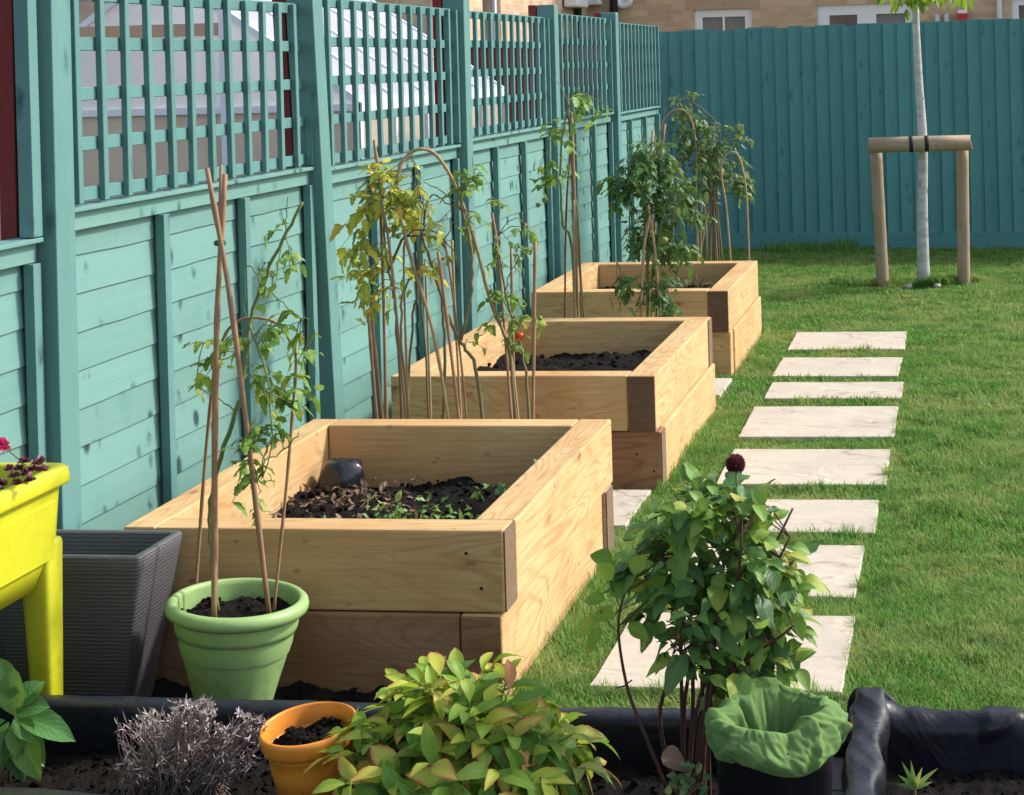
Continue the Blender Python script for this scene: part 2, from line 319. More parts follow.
# ------------------------------------------------------------------ mesh helpers
WL = {}
def tag(o, label=None, cat=None, group=None, kind=None):
    for k, v in (('label', label), ('category', cat), ('group', group), ('kind', kind)):
        if v: o[k] = v
    return o
def thing(name, label, cat, loc=(0, 0, 0), group=None):
    o = bpy.data.objects.new(name, None); COL.objects.link(o); o.location = loc; o.empty_display_size = .05
    WL[o] = Vector(loc); return tag(o, label, cat, group)
class MB:
    def __init__(s): s.v = []; s.f = []; s.uv = None
    def add(s, vs, fs):
        k = len(s.v); s.v += [tuple(v) for v in vs]; s.f += [tuple(i+k for i in f) for f in fs]; return s
    def box(s, a, b):
        x0, y0, z0 = a; x1, y1, z1 = b
        return s.add([(x0, y0, z0), (x1, y0, z0), (x1, y1, z0), (x0, y1, z0), (x0, y0, z1), (x1, y0, z1), (x1, y1, z1), (x0, y1, z1)],
                     [(0, 3, 2, 1), (4, 5, 6, 7), (0, 1, 5, 4), (1, 2, 6, 5), (2, 3, 7, 6), (3, 0, 4, 7)])
    def prism(s, poly, z0, z1):
        n = len(poly); return s.add([(x, y, z0) for x, y in poly]+[(x, y, z1) for x, y in poly],
            [tuple(range(n-1, -1, -1)), tuple(range(n, 2*n))]+[(i, (i+1) % n, n+(i+1) % n, n+i) for i in range(n)])
    def hexa(s, p):   # 8 corners bottom 4 (ccw) then top 4
        return s.add(p, [(0, 3, 2, 1), (4, 5, 6, 7), (0, 1, 5, 4), (1, 2, 6, 5), (2, 3, 7, 6), (3, 0, 4, 7)])
    def tube(s, pts, r, n=6, cap=True):
        pts = [Vector(p) for p in pts]; m = len(pts)
        rs = r if hasattr(r, '__len__') else [r]*m
        base = len(s.v); ref = Vector((.31, .77, .2)).normalized(); vs = []
        for i, p in enumerate(pts):
            t = (pts[min(i+1, m-1)]-pts[max(i-1, 0)])
            if t.length < 1e-9: t = Vector((0, 0, 1))
            t.normalize(); a = ref - t*ref.dot(t)
            if a.length < 1e-3: a = Vector((1, 0, 0))-t*t.x
            a.normalize(); ref = a; b = t.cross(a)
            for k in range(n):
                q = 2*math.pi*k/n; vs.append(p + (a*math.cos(q)+b*math.sin(q))*rs[i])
        fs = [(i*n+k, i*n+(k+1) % n, (i+1)*n+(k+1) % n, (i+1)*n+k) for i in range(m-1) for k in range(n)]
        if cap: fs += [tuple(range(n-1, -1, -1)), tuple((m-1)*n+k for k in range(n))]
        return s.add(vs, fs)
    def lathe(s, prof, n=48, c=(0, 0, 0), fn=None):
        vs = []; m = len(prof)
        for i, (r, z) in enumerate(prof):
            for k in range(n):
                q = 2*math.pi*k/n; p = Vector((c[0]+r*math.cos(q), c[1]+r*math.sin(q), c[2]+z))
                vs.append(fn(p, i, q) if fn else p)
        fs = [(i*n+k, i*n+(k+1) % n, (i+1)*n+(k+1) % n, (i+1)*n+k) for i in range(m-1) for k in range(n)]
        return s.add(vs, fs)
    def grid(s, x0, x1, y0, y1, nx, ny, fn):
        vs = [fn(x0+(x1-x0)*i/nx, y0+(y1-y0)*j/ny) for j in range(ny+1) for i in range(nx+1)]
        fs = [(j*(nx+1)+i, j*(nx+1)+i+1, (j+1)*(nx+1)+i+1, (j+1)*(nx+1)+i) for j in range(ny) for i in range(nx)]
        return s.add(vs, fs)
    def lump(s, c, r, seed=0):
        b = []
        for i in range(3):
            for k in range(6):
                th = [.6, 1.5, 2.5][i]; q = k*math.pi/3+i*.4
                d = Vector((math.sin(th)*math.cos(q), math.sin(th)*math.sin(q), math.cos(th)*.75))
                b.append(Vector(c)+d*r*(.75+.5*random.random()))
        fs = [(0, 1, 2, 3, 4, 5), (17, 16, 15, 14, 13, 12)]+[(i*6+k, (i+1)*6+k, (i+1)*6+(k+1) % 6, i*6+(k+1) % 6) for i in range(2) for k in range(6)]
        return s.add(b, fs)
    def build(s, name, m, parent=None, smooth=False, bevel=0, loc=None, seg=2):
        o0 = WL[parent] if parent is not None else Vector(loc or (0, 0, 0))
        me = bpy.data.meshes.new(name)
        me.from_pydata([(v[0]-o0.x, v[1]-o0.y, v[2]-o0.z) for v in s.v], [], s.f); me.update()
        if smooth: me.polygons.foreach_set('use_smooth', [True]*len(me.polygons))
        me.materials.append(m); o = bpy.data.objects.new(name, me); COL.objects.link(o)
        if parent is not None: o.parent = parent; WL[o] = o0
        else: o.location = o0; WL[o] = o0
        if bevel:
            q = o.modifiers.new('bevel', 'BEVEL'); q.width = bevel; q.segments = seg; q.limit_method = 'ANGLE'
        return o
def interp(pts, n):
    """Catmull-Rom through points"""
    P = [Vector(p) for p in pts]; out = []
    P = [P[0]*2-P[1]]+P+[P[-1]*2-P[-2]]
    for i in range(1, len(P)-2):
        for k in range(n):
            t = k/n; a, b, c, d = P[i-1], P[i], P[i+1], P[i+2]
            out.append(.5*((2*b)+(c-a)*t+(2*a-5*b+4*c-d)*t*t+(-a+3*b-3*c+d)*t**3))
    out.append(P[-2]); return out

PROF = {'ovate': [.08, .62, .95, 1, .82, .5, .0], 'lance': [.06, .5, .85, 1, .88, .55, .0], 'tomato': [.15, .8, .72, 1.0, .68, .8, .45, .5, 0.0],
        'round': [.2, .85, 1, .95, .7, .3, 0], 'petal': [.25, .6, .9, 1, .9, .6, .1], 'blade': [.8, 1, .85, .5, .0]}
class Leaves:
    def __init__(s, shape='ovate'): s.p = PROF[shape]; s.L = []
    def add(s, p, d, n, L, W, fold=.15, droop=.2, twist=0, wav=0):
        s.L.append((*p, *Vector(d).normalized(), *Vector(n), L, W, fold, droop, wav))
    def build(s, name, m, parent, cols=4):
        A = np.array(s.L); N = len(A); K = len(s.p); o0 = WL[parent]
        p, d, n = A[:, :3]-np.array(o0), A[:, 3:6], A[:, 6:9]; L, W, fo, dr, wv = A[:, 9], A[:, 10], A[:, 11], A[:, 12], A[:, 13]
        sd = np.cross(d, n); sd /= np.maximum(np.linalg.norm(sd, axis=1, keepdims=True), 1e-6); n = np.cross(sd, d)
        cs = np.linspace(-1, 1, cols+1); V = np.zeros((N, K, cols+1, 3)); ph = rng.random(N)*6.28
        for i in range(K):
            t = i/(K-1)
            c = p + d*(L*t)[:, None] - n*(dr*L*t*t*.6)[:, None] + np.array([0, 0, -1])*(dr*L*t*t*.5)[:, None]
            for j, u in enumerate(cs):
                h = s.p[i]*W*.5
                lift = fo*abs(u)**1.3*h + wv*L*np.sin(ph+t*11)*abs(u)
                V[:, i, j] = c + sd*(u*h)[:, None] + n*lift[:, None]
        V = V.reshape(-1, 3); nv = K*(cols+1)
        q = np.array([[i*(cols+1)+j, i*(cols+1)+j+1, (i+1)*(cols+1)+j+1, (i+1)*(cols+1)+j] for i in range(K-1) for j in range(cols)])
        Fq = (q[None]+(np.arange(N)*nv)[:, None, None]).reshape(-1, 4)
        uvp = np.array([[(j/cols), i/(K-1)] for i in range(K) for j in range(cols+1)]); uv = uvp[(Fq % nv).reshape(-1)]
        return raw(name, V, Fq, m, parent, uv)
def raw(name, V, F, m, parent=None, uv=None, smooth=True):
    me = bpy.data.meshes.new(name); k = F.shape[1]
    me.vertices.add(len(V)); me.vertices.foreach_set('co', V.astype(np.float32).ravel())
    me.loops.add(F.size); me.loops.foreach_set('vertex_index', F.astype(np.int32).ravel())
    me.polygons.add(len(F)); me.polygons.foreach_set('loop_start', np.arange(0, F.size, k, dtype=np.int32))
    if uv is not None:
        u = me.uv_layers.new(name='UVMap'); u.data.foreach_set('uv', uv.astype(np.float32).ravel())
    me.update(); me.validate(); me.polygons.foreach_set('use_smooth', [smooth]*len(me.polygons)); me.materials.append(m)
    o = bpy.data.objects.new(name, me); COL.objects.link(o)
    if parent is not None: o.parent = parent; WL[o] = WL[parent]
    return o
def rv(s=1): return Vector((random.gauss(0, 1), random.gauss(0, 1), random.gauss(0, 1))).normalized()*s
def nse(x, y, z=0, sc=1): return noise.fractal(Vector((x*sc, y*sc, z*sc)), 1.0, 2.0, 4)

# ------------------------------------------------------------------ ground
g = MB(); g.add([(-60, -20, -.034), (60, -20, -.034), (60, 90, -.034), (-60, 90, -.034)], [(0, 1, 2, 3)])
tag(g.build('ground', M['earth']), kind='structure')
g = MB(); g.prism([(-1.16, 3.5), (3.2, 3.5), (3.2, 13.3), (-2.2, 13.72), (-2.2, 5.3), (-1.16, 5.3)], -.03, -.013)
tag(g.build('lawn', M['turf']), kind='structure')
g = MB(); g.grid(-2.3, -1.145, 3.36, 5.32, 60, 90, lambda x, y: (x, y, .004+max(0, .03*nse(x, y, 0, 14)+.012)))
for i in range(420): g.lump((random.uniform(-2.25, -1.12), random.uniform(3.42, 3.97), .02), random.uniform(.003, .011))
tag(g.build('soil_path', M['soil'], smooth=True), kind='structure')
g = MB(); g.add([(-60, 14.1, -.004), (60, 14.1, -.004), (60, 21.9, -.004), (-60, 21.9, -.004)], [(0, 1, 2, 3)])
tag(g.build('garden_beyond', M['turf']), kind='structure')

# paving slabs
SL = [(-.915, -.31, 4.055, 4.61, 'nearest stepping slab, half hidden behind the dahlia bush'), (-.92, -.32, 4.77, 5.28, 'second stepping slab from the front, behind the dahlia leaves'),
      (-.92, -.30, 5.42, 5.82, 'third stepping slab from the front, its left end behind the dahlia top'), (-.89, -.29, 6.03, 6.575, 'large stepping slab just behind the dark dahlia flower'),
      (-.905, -.29, 6.79, 7.385, 'deepest slab in the middle of the stepping path, fifth from the front'), (-.89, -.285, 7.56, 7.94, 'narrowest slab of the stepping path'),
      (-.91, -.315, 8.09, 8.595, 'second farthest slab of the stepping path'), (-.91, -.31, 8.83, 9.395, 'farthest slab of the stepping path, with a dark crack')]
for x0, x1, y0, y1, lb in SL:
    a = random.uniform(-.012, .012); cx, cy = (x0+x1)/2, (y0+y1)/2; e = MB(); P = []
    for k, (sx, sy) in enumerate(((-1, -1), (1, -1), (1, 1), (-1, 1))):
        for t in range(8):
            nx_, ny_ = [(1, 0), (0, 1), (-1, 0), (0, -1)][k]; f = t/8*2
            ux, uy = sx+nx_*f, sy+ny_*f
            P.append((cx+ux*(x1-x0)/2+random.uniform(-.0025, .0025)-uy*a*.3, cy+uy*(y1-y0)/2+random.uniform(-.0025, .0025)+ux*a*.3))
    e.prism(P, -.03, .010)
    o = e.build('paving_slab', M['stone'], None, False, .004, (cx, cy, 0)); tag(o, 'pale riven stone, '+lb, 'paving slab', 'stepping stones across the lawn')
for x0, x1, y0, y1, lb in ((-1.75, -1.10, 5.47, 5.93, 'grey-white paving slab between the front and middle raised beds'), (-1.75, -1.09, 7.62, 8.03, 'grey-white paving slab between the middle and back raised beds')):
    e = MB(); e.box((x0, y0, -.03), (x1, y1, .012)); tag(e.build('paving_slab', M['stone'], None, False, .004, (x0, y0, 0)), lb, 'paving slab', 'slabs between the raised beds')

# grass blades
def blades():
    T = []
    def region(x0, x1, y0, y1, dens, wd, hs):
        n = int((x1-x0)*(y1-y0)*dens); x = rng.uniform(x0, x1, n); y = rng.uniform(y0, y1, n); T.append(np.stack([x, y, np.full(n, wd), np.full(n, hs)], 1))
    region(-1.16, .45, 3.5, 5.2, 42000, .0026, .027); region(-1.16, .55, 5.2, 7.4, 26000, .0034, .028)
    region(-1.6, .62, 7.4, 10, 16000, .0048, .029); region(-2.2, .75, 10, 13.75, 11000, .0062, .030)
    region(-1.6, -1.16, 5.3, 7.4, 20000, .004, .028)
    region(.45, 2.4, 3.5, 8, 5000, .008, .035); region(.62, 2.8, 8, 13.4, 3500, .01, .035)
    # longer tufts: along slab edges, round stakes, bed edges
    for x0, x1, y0, y1, _ in SL:
        for (a, b, c, d, dn) in ((x0-.02, x1+.03, y0-.03, y0+.004, 22000), (x1-.002, x1+.03, y0, y1, 12000), (x0, x1, y1, y1+.03, 9000)): region(a, b, c, d, dn*5/max(4, y0), .0030*max(1, y0/5), .036)
    region(-1.09, -1.04, 4, 5.3, 16000, .003, .055); region(-1.09, -1.04, 5.95, 7.4, 12000, .004, .055); region(-1.1, -1.05, 8.2, 9.5, 9000, .005, .055)
    for cx, cy, r in ((-.62, 11.45, .2), (-.5, 11.5, .12), (-.2, 11.3, .1), (0, 11.5, .1), (-1.2, 13.5, .3)):
        n = 1100; q = rng.random(n)*6.28; rr = r*np.sqrt(rng.random(n)); T.append(np.stack([cx+rr*np.cos(q)*1.3, cy+rr*np.sin(q)*.7, np.full(n, .006), np.full(n, .085)], 1))
    for i in range(260):
        cx, cy = random.uniform(-1.1, .5), random.uniform(3.6, 12.5); r = random.uniform(.02, .06)*(1 if cy < 7 else 1.6); n = int(90 if cy < 7 else 60)
        q = rng.random(n)*6.28; rr = r*np.sqrt(rng.random(n)); T.append(np.stack([cx+rr*np.cos(q), cy+rr*np.sin(q), np.full(n, .003*max(1, cy/5)), np.full(n, random.uniform(.035, .055))], 1))
    P = np.concatenate(T); x, y = P[:, 0], P[:, 1]
    keep = y < 13.70-.085*(x+2.2)
    for (a, b, c, d) in [s[:4] for s in SL]: keep &= ~((x > a+.006) & (x < b-.006) & (y > c+.006) & (y < d-.004))
    for (a, b, c, d) in ((-2.1, -1.09, 3.9, 5.27), (-2.1, -1.09, 5.97, 7.37), (-2.1, -1.09, 8.18, 9.42), (-1.8, -1.11, 5.47, 5.93), (-1.8, -1.1, 7.62, 8.03)): keep &= ~((x > a) & (x < b) & (y > c) & (y < d))
    P = P[keep]; n = len(P); x, y, wd, hs = P.T
    pt = np.array([noise.noise(Vector((a*2.6, b*2.6, 3))) for a, b in zip(x[::1], y[::1])]) if n < 1 else np.sin(x*5.3+np.sin(y*2.1)*2)*np.cos(y*3.7+np.sin(x*4.1))
    pt2 = np.sin(x*13+np.sin(y*9)*2.5)*np.cos(y*11+np.sin(x*12)*2); h = hs*(rng.uniform(.5, 1.3, n))*(1+.22*pt+.25*pt2); q = rng.random(n)*6.283; ln = rng.uniform(.15, 1.0, n)*h
    dx, dy = np.cos(q), np.sin(q); wq = q+1.57+rng.normal(0, .4, n); wx, wy = np.cos(wq)*wd*.5, np.sin(wq)*wd*.5
    z0 = np.full(n, -.016); V = np.zeros((n, 5, 3))
    V[:, 0] = np.stack([x-wx, y-wy, z0], 1); V[:, 1] = np.stack([x+wx, y+wy, z0], 1)
    mx, my, mz = x+dx*ln*.35, y+dy*ln*.35, h*.6
    mz = mz-.015
    V[:, 2] = np.stack([mx+wx*.8, my+wy*.8, mz], 1); V[:, 3] = np.stack([mx-wx*.8, my-wy*.8, mz], 1)
    V[:, 4] = np.stack([x+dx*ln, y+dy*ln, h*(1-.25*ln/h)-.015], 1)
    F = (np.array([[0, 1, 2], [0, 2, 3], [3, 2, 4]])[None]+(np.arange(n)*5)[:, None, None]).reshape(-1, 3)
    o = raw('grass', V.reshape(-1, 3), F, M['grass'], None, None, False)
    tag(o, 'short green lawn grass with paler dry patches', 'grass', kind='stuff')
blades()

# ------------------------------------------------------------------ left fence
PY = [4.09, 5.92, 7.73, 9.52, 11.27, 13.02]            # post centres
fence = thing('slatted_fence', 'pale teal lapped-board fence topped with square trellis along the left side', 'fence', (-2.29, 4, 0))
TOPS = [1.165, 1.15, 1.165, 1.18, 1.17]
def post(yb, yt, ztop, red=True):
    b = MB(); x0, x1 = -2.335, -2.235; h = .048
    b.hexa([(x0, yb-h, -.1), (x1, yb-h, -.1), (x1, yb+h, -.1), (x0, yb+h, -.1), (x0, yt-h, ztop), (x1, yt-h, ztop), (x1, yt+h, ztop), (x0, yt+h, ztop)])
    b.build('fence_post', M['teal_post'], fence, bevel=.004)
    if red:
        r = MB(); r.hexa([(-2.385, yb-h, -.1), (-2.34, yb-h, -.1), (-2.34, yb+h, -.1), (-2.385, yb+h, -.1), (-2.385, yt-h, ztop), (-2.34, yt-h, ztop), (-2.34, yt+h, ztop), (-2.385, yt+h, ztop)])
        tag(r.build('fence_post', M['red_wood'], fence, bevel=.004), 'dark red back half of a fence post')
post(2.28, 2.28, 1.9)
post(4.075, 4.10, 1.95); post(6.0, 5.845, 1.95)
for y in PY[2:5]: post(y, y, 1.84 if y > 7 else 1.9)
def panel(y0, y1, zt, z0=.03, nb=11):
    step = (zt-.03-z0)/nb; b = MB()
    for i in range(nb):
        za = z0+i*step; zb = za+step+.016; n = 14; ph = random.random()*9
        xs = []
        lo = [(y0+(y1-y0)*k/n, za+random.uniform(-.0015, .0015)+.0012*math.sin(k*.9+ph)) for k in range(n+1)]
        vs = []
        for (y, z) in lo: vs += [(-2.3035, y, z), (-2.313, y, z), (-2.310, y, zb), (-2.316, y, zb)]
        fs = []
        for k in range(n):
            a, c = 4*k, 4*(k+1)
            fs += [(a, c, c+2, a+2), (a+1, a+3, c+3, c+1), (a, a+1, c+1, c), (a+2, c+2, c+3, a+3)]
        b.add(vs, fs+[(0, 2, 3, 1), (4*n, 4*n+1, 4*n+3, 4*n+2)])
    p = b.build('fence_panel', M['teal_board'], fence)
    c = MB(); c.box((-2.335, y0, zt-.012), (-2.262, y1, zt)); c.box((-2.33, y0, zt-.062), (-2.283, y1, zt-.014))
    c.build('cap_rail', M['teal_board'], p, bevel=.002)
    L = y1-y0
    for f in ((0, .036), (.30, .036), (.635, .036), (L-.036, .036)):
        pass
    for yy in (y0+.018, y0+L*.335, y0+L*.665, y1-.02):
        q = MB(); q.box((-2.297, yy-.019, z0), (-2.27, yy+.019, zt-.064)); q.build('batten', M['teal_post'], p, bevel=.0015)
def trellis(y0, y1, zb, zt, n=11, tilt=0):
    b = MB(); nr = 5
    st = (zt-zb-.035)/(nr-1)*1.0
    for i in range(nr):
        z = zb+.004+i*st
        b.box((-2.305, y0, z), (-2.291, y1, z+.036))
    ys = [None]+[y0+.103+.1365*k for k in range(40) if y0+.103+.1365*k < y1-.07]+[y1-.014]
    for k, y in enumerate(ys):
        d = random.uniform(-.004, .004)
        if y is None: continue
        if k == len(ys)-1: b.box((-2.289, y-.014, zb), (-2.262, y+.014, zt))
        else: b.hexa([(-2.2895, y-.0125+d, zb), (-2.272, y-.0125+d, zb), (-2.272, y+.0125+d, zb), (-2.2895, y+.0125+d, zb), (-2.2895, y-.0125-d, zt), (-2.272, y-.0125-d, zt), (-2.272, y+.0125-d, zt), (-2.2895, y+.0125-d, zt)])
    o = b.build('trellis_panel', M['teal_lath'], fence, bevel=.0015, seg=1)
panel(2.33, 4.03, 1.107)
for i in range(5):
    a, c = PY[i]+.05, PY[i+1]-.05
    if i == 4: c = 13.03
    panel(a, c, TOPS[i]); trellis(a, c, TOPS[i]+.006, [1.735, 1.765, 1.765, 1.795, 1.775][i], [11, 12, 12, 12, 12][i])
s = MB(); s.box((-2.30, 3.985, 1.11), (-2.262, 4.027, 1.9)); s.build('stile', M['teal_post'], fence, bevel=.002)

# ------------------------------------------------------------------ back fence
A, B = Vector((-2.62, 13.757, 0)), Vector((3.6, 13.23, 0)); dr = (B-A).normalized(); nn = Vector((dr.y, -dr.x, 0)); LN = (B-A).length
bf = thing('closeboard_fence', 'dark teal vertical feather-edge board fence across the back of the lawn', 'fence', A)
def bp(s, o, z): p = A+dr*s+nn*o; return (p.x, p.y, z)
b = MB(); s_ = 0; k = 0
while s_ < LN:
    wd = .108; zt = 1.745+.006*s_+random.uniform(-.008, .008); x1 = s_+wd+.014
    tw = random.uniform(-.006, .006)
    b.hexa([bp(s_, .030+tw, .12), bp(x1, .008, .12), bp(x1, .003, .12), bp(s_, .003, .12), bp(s_, .030+tw, zt), bp(x1, .008, zt), bp(x1, .003, zt), bp(s_, .003, zt)])
    s_ += wd
b.build('board_panel', M['teal_back'], bf)
b = MB(); b.hexa([bp(0, .035, -.02), bp(LN, .035, -.02), bp(LN, .0, -.02), bp(0, .0, -.02), bp(0, .035, .125), bp(LN, .035, .125), bp(LN, 0, .125), bp(0, 0, .125)])
b.build('gravel_board', M['teal_back'], bf, bevel=.003)
for z in (.4, 1.0, 1.55):
    b = MB(); b.hexa([bp(0, -.001, z), bp(LN, -.001, z), bp(LN, -.04, z), bp(0, -.04, z), bp(0, -.001, z+.07), bp(LN, -.001, z+.07), bp(LN, -.04, z+.07), bp(0, -.04, z+.07)]); b.build('rail', M['teal_back'], bf)

# ------------------------------------------------------------------ raised beds
def sleeper(parent, x0, x1, y0, y1, z0, z1, along, m, lab=None, chamfer=None):
    c = Vector(((x0+x1)/2, (y0+y1)/2, (z0+z1)/2)); L, W = (x1-x0, y1-y0) if along == 'x' else (y1-y0, x1-x0); H = z1-z0
    b = MB()
    if chamfer:
        b.prism([(-L/2, -W/2), (L/2-chamfer[0], -W/2), (L/2, -W/2+chamfer[1]), (L/2, W/2), (-L/2, W/2)], -H/2, H/2)
    else: b.box((-L/2, -W/2, -H/2), (L/2, W/2, H/2))
    o = b.build('sleeper', m, None, bevel=.0055); o.parent = parent; o.location = c-WL[parent]
    if along == 'y': o.rotation_euler.z = math.pi/2
    o.rotation_euler.z += random.uniform(-.0015, .0015)
    if lab: o['label'] = lab
    e = None
    return o
def endcap(parent, x0, x1, y, z0, z1, sgn=-1, m='endgrain'):
    b = MB(); b.box((x0, min(y, y+sgn*.004), z0), (x1, max(y, y+sgn*.004), z1)); b.build('end_grain', M[m], parent)
W, W2 = M['sleeper'], M['sleeper_worn']; T = .1
def soil_in(parent, x0, x1, y0, y1, z, amp, seed, crumbs=250):
    b = MB(); b.grid(x0, x1, y0, y1, 90, 110, lambda x, y: (x, y, z+amp*nse(x+seed, y, 0, 3)+.012*nse(x, y+seed, 1, 12)+.008*nse(x, y, 2, 60)))
    for i in range(crumbs):
        x, y = random.uniform(x0+.02, x1-.02), random.uniform(y0+.02, y1-.02)
        b.lump((x, y, z+amp*nse(x+seed, y, 0, 3)+.02*nse(x, y+seed, 1, 16)+.004), random.uniform(.004, .014))
    return b.build('soil', M['soil'], parent, smooth=True)
def sidecap(parent, x, y0, y1, z0, z1):
    b = MB(); b.box((x, y0, z0), (x+.0035, y1, z1)); b.build('end_grain', M['greyend'], parent)
# front bed
X0, X1 = -2.055, -1.095
Y0, Y1 = 3.985, 5.255
b1 = thing('raised_bed', 'nearest raised bed of pale timber sleepers, with seedlings and dead leaves inside', 'raised bed', (X0, Y0, 0), 'timber raised beds along the fence')
g_ = .0035
sleeper(b1, X0+.085, X1-.004, Y0, Y0+T, .2+g_, .4, 'x', W); sidecap(b1, X1-.004, Y0+.004, Y0+T-.002, .205, .397)
sleeper(b1, X0, X0+T-.017, Y0+.003, Y1-.002, .2+g_, .4, 'y', W)
sleeper(b1, X1-T, X1+.001, Y0+T+.001, Y1, .2+g_, .4, 'y', W)
sleeper(b1, X0+T-.016, X1-T-.001, Y1-T, Y1, .2+g_, .4, 'x', W)
sleeper(b1, X0+.02, X1-.115, Y0-.004, Y0+T, -.02, .2, 'x', W2, 'reddish stained lower front sleeper')
sleeper(b1, X1-.112, X1-.012, Y0-.003, Y1-T-.006, -.02, .2, 'y', W); endcap(b1, X1-.110, X1-.014, Y0-.003, -.02, .196, m='sleeper_worn')
sleeper(b1, X0+.005, X0+T, Y0+T+.001, Y1-T, -.02, .2, 'y', W)
sleeper(b1, X0+.01, X1-.002, Y1-T-.004, Y1-.004, -.02, .2, 'x', M['stake']); sidecap(b1, X1-.002, Y1-T-.001, Y1-.007, -.02, .196)
soil_in(b1, X0+T-.01, X1-T+.01, Y0+T-.01, Y1-T+.01, .235, .04, 3, 420)
# middle bed
X0, X1, Y0, Y1 = -2.05, -1.085, 5.985, 7.365
b2 = thing('raised_bed', 'middle timber raised bed with bare dark soil and a dark block at its front corner', 'raised bed', (X0, Y0, 0), 'timber raised beds along the fence')
sleeper(b2, X0, X1-T-.001, Y0, Y0+T, .2+g_, .4, 'x', W)
sleeper(b2, X0, X0+T, Y0+T+.001, Y1, .2+g_, .4, 'y', W)
sleeper(b2, X1-T, X1, Y0-.002, Y1-T-.001, .2+g_, .4, 'y', W); endcap(b2, X1-T+.003, X1-.003, Y0-.002, .204, .396)
sleeper(b2, X0+T+.001, X1+.001, Y1-T, Y1, .2+g_, .4, 'x', W); sidecap(b2, X1+.001, Y1-T+.003, Y1-.003, .205, .397)
sleeper(b2, X0, X1+.012, Y0+.012, Y0+T, -.02, .2, 'x', W2, 'stained lower front sleeper'); sidecap(b2, X1+.012, Y0+.015, Y0+T-.003, -.02, .196); sleeper(b2, X0, X0+T, Y0+T+.001, Y1, -.02, .2, 'y', W)
sleeper(b2, X1-T+.012, X1+.013, Y0+T+.001, Y1-.002, -.02, .2, 'y', W); sleeper(b2, X0+T+.001, X1-T+.01, Y1-T, Y1, -.02, .2, 'x', W)
soil_in(b2, X0+T-.01, X1-T+.01, Y0+T-.01, Y1-T+.01, .27, .045, 8, 250)
# back bed
X0, X1, Y0, Y1 = -2.09, -1.12, 8.2, 9.42
b3 = thing('raised_bed', 'farthest raised bed of timber sleepers, straw-strewn soil, beside the dense leafy tomato plant', 'raised bed', (X0, Y0, 0), 'timber raised beds along the fence')
sleeper(b3, X0, X1-T-.001, Y0, Y0+T, .2+g_, .4, 'x', M['sleeper'])
sleeper(b3, X0, X0+T, Y0+T+.001, Y1, .2+g_, .4, 'y', W)
sleeper(b3, X1-T, X1, Y0-.002, Y1-T-.001, .2+g_, .4, 'y', W); endcap(b3, X1-T+.003, X1-.003, Y0-.002, .204, .396)
sleeper(b3, X0+T+.001, X1, Y1-T, Y1, .2+g_, .4, 'x', W)
sleeper(b3, X0, X1+.004, Y0+.01, Y0+T, -.02, .2, 'x', W); sleeper(b3, X0, X0+T, Y0+T+.001, Y1, -.02, .2, 'y', W)
sleeper(b3, X1-T+.01, X1+.012, Y0+T+.001, Y1+.02, -.02, .2, 'y', W); sleeper(b3, X0+T+.001, X1-T+.005, Y1-T, Y1, -.02, .2, 'x', W)
soil_in(b3, X0+T-.01, X1-T+.01, Y0+T-.01, Y1-T+.01, .27, .05, 5, 150)

# screw heads
for bd, x, y, z in ((b1, -1.19, 3.985, .345), (b1, -1.155, 3.985, .262), (b1, -1.93, 3.985, .33), (b1, -1.96, 3.985, .25), (b2, -1.13, 5.9825, .35), (b2, -1.14, 5.9825, .25), (b2, -1.16, 5.997, .12), (b2, -1.10, 5.997, .06), (b3, -1.17, 8.197, .34), (b3, -1.16, 8.21, .13)):
    q = MB(); q.tube([(x, y+.001, z), (x, y-.0015, z)], [.0045, .004], 10); q.build('screw_head', M['tie'], bd)
# contents of the front bed: wilted leaves, seedlings, bin bag
for k, (cx, cy, n, mt, nm, lb, sz) in enumerate((
        (-1.80, 4.85, 230, 'dead_leaf', 'dead_leaf_heap', 'heap of brown curled dead leaves in the left of the nearest raised bed', .028),
        (-1.52, 4.62, 150, 'weed', 'wilted_plant', 'wilted pale green plant lying across the middle of the nearest raised bed', .034),
        (-1.36, 4.82, 26, 'broad', 'seedling', 'upright green seedling left of centre in the nearest raised bed', .04),
        (-1.28, 4.55, 60, 'weed', 'leafy_weed', 'low dull green weed by the right side of the nearest raised bed', .032))):
    t = thing(nm, lb, 'plant', (cx, cy, .24)); lv = Leaves('ovate'); st = MB()
    for i in range(n):
        sx = .2 if k != 2 else .05
        p = Vector((cx+random.gauss(0, sx*.55), cy+random.gauss(0, sx*.6), .235+abs(random.gauss(0, .014 if k != 2 else .025))))
        p.x = max(-1.95, min(-1.22, p.x)); p.y = max(4.12, min(5.12, p.y))
        d = rv(); d.z = abs(d.z)*.6; lv.add(p, d, Vector((0, 0, 1))+rv(.6), random.uniform(.6, 1.3)*sz, random.uniform(.35, .6)*sz, random.uniform(-.6, .8), random.uniform(-.3, .8), wav=.06)
        if i % 3 == 0: st.tube([p, p-d*.05+Vector((0, 0, -.02))], .0014, 4)
    st.build('stem', M['stem_dry' if k != 2 else 'stem_green'], t); lv.build('foliage', M[mt], t, 2)
t = thing('seedling', 'small green seedling at the far right inside the nearest raised bed', 'plant', (-1.24, 5.0, .25)); lv = Leaves('ovate'); st = MB()
for i in range(12):
    d = rv(); d.z = abs(d.z)+.3; p = Vector((-1.24, 4.98, .3)); lv.add(p+rv(.02), d, Vector((0, 0, 1)), .05, .028, .3, .5)
st.tube([(-1.24, 5, .23), (-1.24, 4.98, .31)], .002, 5); st.build('stem', M['stem_green'], t); lv.build('foliage', M['weed'], t, 2)
b = MB()
def bagf(p, i, q):
    return p+Vector((1, .6, .5))*(.016*nse(p.x, p.y, p.z, 22))
